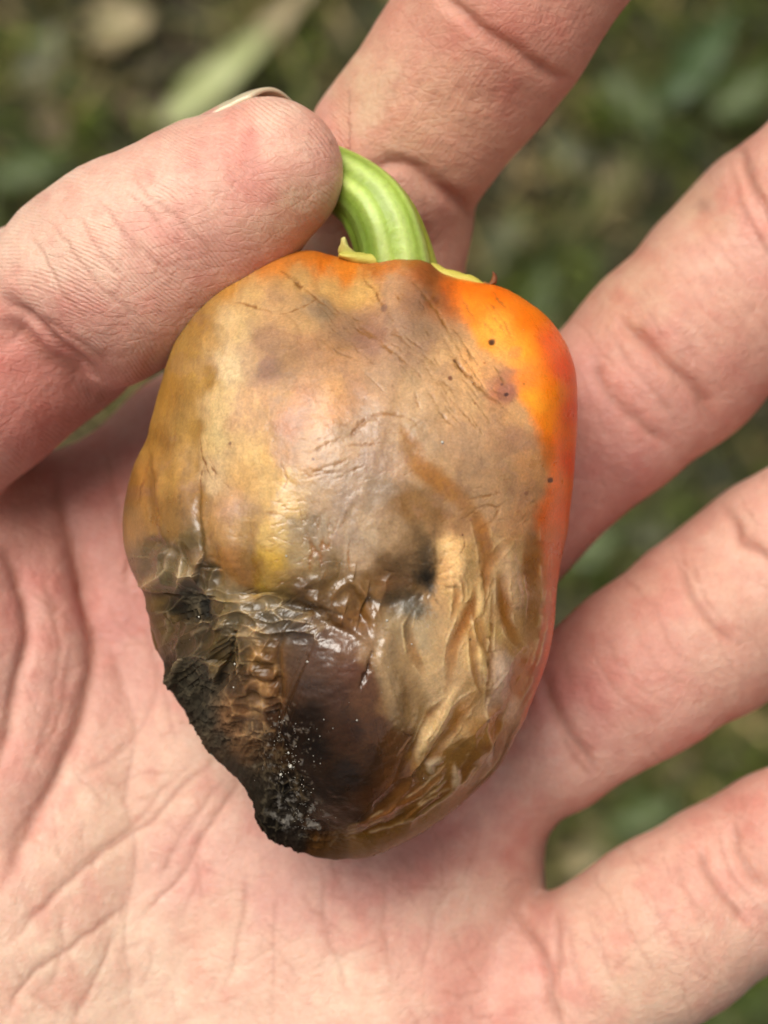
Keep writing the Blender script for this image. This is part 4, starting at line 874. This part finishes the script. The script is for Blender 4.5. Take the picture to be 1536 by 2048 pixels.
# spots and specks
for x, y, r_, c, s_t in ((987, 679, 7, (70, 36, 20), .95), (1018, 785, 20, (150, 100, 84), .65), (1017, 786, 4.5, (60, 30, 30), .9), (1030, 705, 13, (206, 140, 84), .5), (901, 755, 5, (110, 60, 40), .85), (911, 718, 3.5, (90, 56, 36), .8), (1096, 960, 5.5, (80, 40, 20), .95),
                         (1054, 986, 5, (140, 90, 60), .7), (768, 612, 8, (104, 74, 70), .6), (626, 918, 3.5, (100, 60, 40), .9), (461, 887, 3.5, (120, 74, 50), .8), (940, 1279, 3, (90, 60, 30), .9), (975, 1440, 4.5, (90, 60, 40), .8), (1036, 1217, 4.5, (130, 100, 70), .6),
                         (1025, 867, 20, (166, 124, 94), .5), (952, 805, 3, (140, 90, 60), .7), (872, 598, 8, (120, 72, 36), .6), (1047, 768, 3, (180, 96, 30), .7), (1008, 765, 3, (110, 70, 60), .7), (973, 720, 2.5, (160, 80, 40), .7), (538, 735, 22, (140, 106, 84), .35), (942, 1040, 4, (150, 100, 80), .5), (925, 1070, 2.6, (90, 50, 30), .8)):
    d2 = np.hypot(xf - x, yf - y) + 1.5 * fbm(xf / 6, yf / 6, 2, 2)
    g = (smooth(r_ * 1.25, r_ * .6, d2) * s_t * frontp)[:, None]; pcol = pcol * (1 - g) + lin(c) * g
D1 -= .12 * np.exp(-((xf - 987) ** 2 + (yf - 679) ** 2) / 60.)
for x, y, rx, ry, st, c in ((852, 1120, 26, 60, .62, (46, 40, 30)), (858, 1158, 24, 30, .95, (20, 18, 14)), (815, 1140, 36, 40, .5, (64, 50, 34)), (805, 1194, 50, 20, .55, (52, 42, 26)), (835, 1215, 22, 18, .5, (60, 56, 46)), (780, 1150, 30, 30, .35, (80, 56, 30)), (835, 1060, 22, 30, .35, (90, 72, 46))):
    q = np.sqrt(((xf - x) / rx) ** 2 + ((yf - y) / ry) ** 2) + .55 * fbm(xf / 22, yf / 30, 1, 4, .65)
    g = (smooth(1.5, .25, q) * st * frontp)[:, None]; pcol = pcol * (1 - g) + lin(c) * g
D1 -= frontp * (.4 * np.exp(-((xf - 860) / 22) ** 2 - ((yf - 1165) / 26) ** 2) + .35 * np.exp(-((xf - 820) / 60) ** 2 - ((yf - 1150) / 60) ** 2))
for k in range(14):                # skin puckered towards the pit
    a = k / 14 * 6.283 + .2; l0, l1 = 24, rp.uniform(48, 80)
    fold([(860 + l0 * math.cos(a), 1165 + l0 * math.sin(a)), (860 + l1 * .6 * math.cos(a + .1), 1165 + l1 * .6 * math.sin(a + .1)), (860 + l1 * math.cos(a), 1165 + l1 * math.sin(a))], -.35, 5, 'g', (90, 66, 38), 3, .35)
fold([(1125, 1090), (1112, 1200), (1100, 1290), (1078, 1370), (1040, 1455)], .1, 8, 'g', (222, 84, 30), 10, .9)
# mottling, long flesh fibres under the skin, mould bloom
fib = fbm((xf + (yf - 900) * .15) / 10, yf / 130, 1, 3); mot = fbm(xf / 34, yf / 34, 6, 4); spk = fbm(xf / 5.5, yf / 5.5, 3, 2)
upper = smooth(1180, 900, yf)
og = smooth(940, 1060, xf) * smooth(1250, 1000, yf)
pcol *= (1 + (.10 * fib * smooth(560, 400, xf) + .05 * fib) * 1.0 + .11 * mot * (1 - .5 * og) + .08 * spk * (1 - .7 * og))[:, None]
vein = ridged(wxp / 46, wyp / 70, 5, 4); cloud = fbm(wxp / 80, wyp / 80, 1, 5, .6)
fm = (1 - orm) * smooth(1250, 1050, yf)
pcol *= (1 - fm * (.20 * np.clip(vein - .25, 0, 1)))[:, None] * (1 + fm * .22 * cloud)[:, None]
m2 = smooth(-.06, .10, fbm(wxp / 75, wyp / 95, 2, 5, .6)); m3 = smooth(.18, .34, fbm(wxp / 42, wyp / 48, 6, 5, .65)); m4 = np.exp(-(fbm(wxp / 90, wyp / 110, 7, 5, .62) / .022) ** 2)
pcol *= 1 + (fm * (.10 * (m2 - .5)))[:, None] * np.array([.8, 1, 1.2])
pcol = pcol * (1 - (fm * .16 * m3)[:, None]) + lin((128, 92, 84)) * (fm * .16 * m3)[:, None]
pcol *= 1 - (fm * .13 * m4)[:, None] * np.array([.7, 1, 1.3])
pcol *= 1 + (fm * .10 * fbm(wxp / 50, wyp / 50, 3, 4))[:, None] * np.array([.2, -.3, -1.0])
pcol = pcol * (1 + (mMo * .35 * fbm(xf / 7, yf / 7, 4, 3)))[:, None]
bloom = np.clip(region(600, 1625, 60, 46) * smooth(.05, .5, fbm(xf / 9, yf / 9, 4, 3)) + region(580, 1500, 60, 90) * smooth(.30, .6, fbm(xf / 6, yf / 6, 2, 3)) * .8 + region(850, 1235, 30, 26) * smooth(.0, .5, fbm(xf / 6, yf / 6, 1, 3)) * .5, 0, 1)[:, None]
pcol = pcol * (1 - .5 * bloom) + lin((150, 148, 142)) * .5 * bloom
rgh = np.clip(rgh - .05 + mMo * .25 + bloom[:, 0] * .3 + .08 * mot, .16, .95)
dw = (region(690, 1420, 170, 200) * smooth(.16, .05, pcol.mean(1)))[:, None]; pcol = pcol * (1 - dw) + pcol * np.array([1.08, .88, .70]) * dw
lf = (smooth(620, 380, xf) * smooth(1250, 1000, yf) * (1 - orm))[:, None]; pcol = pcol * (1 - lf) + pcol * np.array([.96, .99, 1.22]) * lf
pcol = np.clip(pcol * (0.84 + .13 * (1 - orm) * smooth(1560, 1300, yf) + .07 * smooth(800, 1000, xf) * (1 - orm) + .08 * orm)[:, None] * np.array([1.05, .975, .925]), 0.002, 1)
sssw = np.clip(og * .35 + .34, 0, .65) * (1 - mMo)
D1 = D1.reshape(X.shape)
edge = np.ones_like(t); 
G = G + nrm * D1[:, :, None]
V = G.reshape(-1, 3) * 1e-3
# close the two poles: all points of the first and last ring coincide
def wrap_poles(V):
    V = V.reshape(NU, len(phi), 3); V[:, 0] = V[:, 0].mean(0); V[:, -1] = V[:, -1].mean(0); return V.reshape(-1, 3)
V = wrap_poles(V)
PF = tube_faces(NU, len(phi))
def pepper_material():
    m, nt, b = new_mat('pepper_skin')
    col = attr(nt, 'tint').outputs['Color']
    f1 = noise_n(nt, 3800, 3, 0.6); f2 = noise_n(nt, 900, 4, 0.6)
    c = mixc(nt, 1.0, col, ramp(nt, f1, [(0.3, 0.84), (0.7, 1.12)]), 'MULTIPLY')
    c = mixc(nt, 1.0, c, ramp(nt, f2, [(0.3, 0.92), (0.7, 1.07)]), 'MULTIPLY')
    nt.links.new(c, b.inputs['Base Color'])
    ra = attr(nt, 'gloss').outputs['Fac']
    nt.links.new(math_n(nt, 'MULTIPLY_ADD', f2, 0.10, math_n(nt, 'SUBTRACT', ra, 0.05)), b.inputs['Roughness'])
    nt.links.new(attr(nt, 'flesh').outputs['Fac'], b.inputs['Subsurface Weight'])
    b.inputs['Subsurface Radius'].default_value = (1.0, 0.45, 0.15); b.inputs['Subsurface Scale'].default_value = 0.0015
    nt.links.new(attr(nt, 'sheen').outputs['Fac'], b.inputs['Specular IOR Level'])
    n1 = bump_n(nt, f1, 0.000015, 1.0); n2 = bump_n(nt, noise_n(nt, 1700, 3, 0.55), 0.00004, 1.0, n1)
    nt.links.new(n2, b.inputs['Normal'])
    return m
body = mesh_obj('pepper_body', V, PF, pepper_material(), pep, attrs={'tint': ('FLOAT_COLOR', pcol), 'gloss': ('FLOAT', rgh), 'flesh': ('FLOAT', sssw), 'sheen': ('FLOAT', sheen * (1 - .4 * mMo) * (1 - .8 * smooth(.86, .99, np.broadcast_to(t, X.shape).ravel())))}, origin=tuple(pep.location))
body['label'] = 'wrinkled skin, orange on the right, beige and amber elsewhere, black with mould at the lower left'

# white specks of dust and mould lying on the skin
def build_specks():
    m, nt, b = new_mat('white_dust'); b.inputs['Base Color'].default_value = (.46, .43, .37, 1); b.inputs['Roughness'].default_value = .8
    r = np.random.default_rng(4); pts = [(883, 886, 5), (586, 1524, 7), (563, 1548, 5), (582, 1500, 4), (620, 1320, 4), (775, 1242, 4), (825, 1290, 3), (452, 1342, 4), (463, 1378, 3), (370, 1240, 3.5), (575, 1111, 3), (713, 1422, 3), (521, 1230, 3)]
    for cx_, cy_, n_, sp in ((586, 1524, 22, 7), (566, 1545, 12, 6), (560, 1470, 16, 10), (590, 1500, 22, 14), (640, 1440, 14, 16), (600, 1560, 20, 16), (575, 1440, 10, 14), (650, 1490, 8, 12)):
        for _ in range(int(n_ * .6)): pts.append((r.normal(cx_, sp), r.normal(cy_, sp), r.uniform(.5, 1.9)))
    for _ in range(40): pts.append((r.normal(600, 26), r.normal(1622, 20), r.uniform(.6, 1.4)))
    for _ in range(36): pts.append((r.uniform(300, 1090), r.uniform(600, 1650), r.uniform(.6, 1.5)))
    Xs = X[:, :NVF:2].ravel(); Ys = Y[:, :NVF:2].ravel(); Gs = G[:, :NVF:2].reshape(-1, 3); VV, FF = [], []
    t_ = (1 + 5 ** .5) / 2
    ico = np.array([(-1, t_, 0), (1, t_, 0), (-1, -t_, 0), (1, -t_, 0), (0, -1, t_), (0, 1, t_), (0, -1, -t_), (0, 1, -t_), (t_, 0, -1), (t_, 0, 1), (-t_, 0, -1), (-t_, 0, 1)]) / 1.9
    icf = [(0, 11, 5), (0, 5, 1), (0, 1, 7), (0, 7, 10), (0, 10, 11), (1, 5, 9), (5, 11, 4), (11, 10, 2), (10, 7, 6), (7, 1, 8), (3, 9, 4), (3, 4, 2), (3, 2, 6), (3, 6, 8), (3, 8, 9), (4, 9, 5), (2, 4, 11), (6, 2, 10), (8, 6, 7), (9, 8, 1)]
    for x, y, s in pts:
        k = np.argmin((Xs - x) ** 2 + (Ys - y) ** 2)
        if (Xs[k] - x) ** 2 + (Ys[k] - y) ** 2 > 30: continue
        b0 = len(VV); rad = s * .034
        for v in ico: VV.append((Gs[k] + v * rad * r.uniform(.6, 1.25, 3) + (0, 0, rad * .2)) * 1e-3)
        FF += [tuple(b0 + q for q in f) for f in icf]
    o = mesh_obj('dust_specks', np.array(VV), np.array(FF), m, pep, smooth_=False, origin=tuple(pep.location)); o['kind'] = 'stuff'
build_specks()

# ---- stem
def build_stem():
    m, nt, b = new_mat('green_stem')
    c = attr(nt, 'tint').outputs['Color']; f = noise_n(nt, 1600, 3, .6)
    nt.links.new(mixc(nt, 1.0, c, ramp(nt, f, [(0.3, .9), (0.7, 1.1)]), 'MULTIPLY'), b.inputs['Base Color'])
    b.inputs['Roughness'].default_value = .45; b.inputs['Subsurface Weight'].default_value = .3; b.inputs['Subsurface Radius'].default_value = (.5, 1, .2); b.inputs['Subsurface Scale'].default_value = .001
    nt.links.new(bump_n(nt, f, 0.00008), b.inputs['Normal'])
    pts = np.array([(800, 600, 14.5, 86), (796, 550, 16, 80), (784, 490, 16.5, 75), (762, 434, 16.5, 72), (728, 390, 15.5, 67), (668, 352, 13.5, 62), (600, 330, 12, 58), (560, 322, 11.5, 54)], float)
    c_ = catmull(pts, 4.0); n = len(c_); nu = 96
    P3 = np.array([np.array(P(a, b_, z)) * 1e3 for a, b_, z, _ in c_]); rad = np.array([r_ * sc(z) for _, _, z, r_ in c_])
    T = np.gradient(P3, axis=0); T /= np.linalg.norm(T, axis=1, keepdims=True)
    U = np.cross(T, (0, 0, 1)); U /= np.linalg.norm(U, axis=1, keepdims=True); W = np.cross(U, T)   # U = image right side, W = towards the camera
    V = np.zeros((nu, n, 3)); C = np.zeros((nu, n, 3))
    lt, md_, dk, ye = lin((200, 220, 122)), lin((168, 194, 78)), lin((84, 116, 24)), lin((176, 176, 44))
    yy = np.arange(n) / n
    for i in range(nu):
        a = 2 * math.pi * i / nu; tw = a + .35 * np.sin(yy * 2)
        rib = .022 * np.cos(tw * 9) + .04 * np.cos(tw * 5 + 1.0) + .008 * np.cos(tw * 23)
        rr_ = rad * (1 + rib) * (1 - .12 * np.abs(np.sin(a)))
        V[i] = P3 + (U * math.cos(a) + W * math.sin(a)) * rr_[:, None]
        st = .5 + .5 * np.cos(tw * 9 + .2); s2 = vnoise(np.full(n, i / 5.0), yy * 6, 3)
        s3 = np.cos(a - math.radians(0))
        c0 = md_ * (1 - st[:, None]) + lt * st[:, None]
        c0 = c0 * (.78 + .42 * s2[:, None])
        lft = smooth(-.15, -.75, s3)          # the side that stayed dark green
        c0 = c0 * (1 - .8 * lft) + dk * .8 * lft
        rt_ = smooth(.80, .97, s3); c0 = c0 * (1 - .6 * rt_) + ye * .6 * rt_
        C[i] = c0
    V[:, 0] = V[:, 0].mean(0); V[:, -1] = V[:, -1].mean(0)
    o = mesh_obj('stem', V.reshape(-1, 3) * 1e-3, tube_faces(nu, n)[:, ::-1], m, pep, attrs={'tint': ('FLOAT_COLOR', C.reshape(-1, 3) * .8)}, origin=tuple(pep.location))
    return o
stem = build_stem()

# ---- calyx: a thin cup with pointed lobes round the foot of the stem
def build_calyx():
    m, nt, b = new_mat('calyx'); nt.links.new(attr(nt, 'tint').outputs['Color'], b.inputs['Base Color']); b.inputs['Roughness'].default_value = .6
    nt.links.new(bump_n(nt, noise_n(nt, 1800, 3, .6), .0001), b.inputs['Normal'])
    def strip(name, prof, col, tipcol, thick=.55, lab=None):
        """prof: rows (px, py, z, half width px, angle deg of the width)"""
        q = catmull(np.array(prof, float), 3.0); n = len(q); nu = 20; V = np.zeros((nu, n, 3)); C = np.zeros((nu, n, 3))
        P3 = np.array([np.array(P(a, b_, z)) * 1e3 for a, b_, z, _, _ in q])
        for i in range(nu):
            a = 2 * math.pi * i / nu
            for j in range(n):
                wd = q[j, 3] * .046; an = math.radians(q[j, 4])
                sd = np.array([math.cos(an), math.sin(an), 0]); up = np.array([0, 0, 1.0])
                k = 1 + .10 * math.sin(j * .5 + i)
                V[i, j] = P3[j] + sd * wd * math.cos(a) * k + up * thick * math.sin(a) * (1.5 - j / n)
                C[i, j] = np.array(lin(col)) * (1 - j / n) + np.array(lin(tipcol)) * (j / n)
        V[:, 0] = V[:, 0].mean(0); V[:, -1] = V[:, -1].mean(0)
        o = mesh_obj(name, V.reshape(-1, 3) * 1e-3, tube_faces(nu, n), m, pep, attrs={'tint': ('FLOAT_COLOR', C.reshape(-1, 3) * .85)}, origin=tuple(pep.location))
        if lab: o['label'] = lab
    strip('calyx_rim', [(676, 512, 18, 5, 80), (700, 516, 18.5, 11, 80), (750, 524, 18, 18, 90), (800, 534, 17, 22, 90), (850, 540, 16.5, 20, 90), (900, 556, 17, 17, 70), (935, 562, 17, 14, 70), (965, 572, 17, 8, 65), (985, 578, 17, 4, 65)],
          (206, 196, 92), (206, 190, 80), 1.1)
    strip('sepal', [(704, 520, 18, 24, 10), (695, 504, 18.6, 19, 0), (689, 490, 19.2, 10, -20), (688, 478, 19.4, 6, -20), (690, 474, 19.4, 1, -20)], (196, 190, 90), (214, 206, 128), .7, 'yellow green sepal tip beside the foot of the stem')
    strip('sepal', [(960, 575, 16.4, 14, 65), (975, 572, 17, 11, 30), (986, 566, 17.4, 8, 0), (989, 552, 17.6, 5, 0), (985, 542, 17.8, 1, 0)], (150, 110, 60), (120, 66, 36), .6, 'dried brown sepal tip on the orange shoulder')
    for ang, zz in ((250, 10), (300, 8)):     # lobes on the far side
        x = 800 + 90 * math.cos(math.radians(ang)); 
        strip('sepal', [(800, 560, 12, 26, 0), (x, 575, zz, 18, 0), (800 + 150 * math.cos(math.radians(ang)), 600, zz - 4, 3, 0)], (190, 186, 84), (170, 150, 70), .6)
build_calyx()
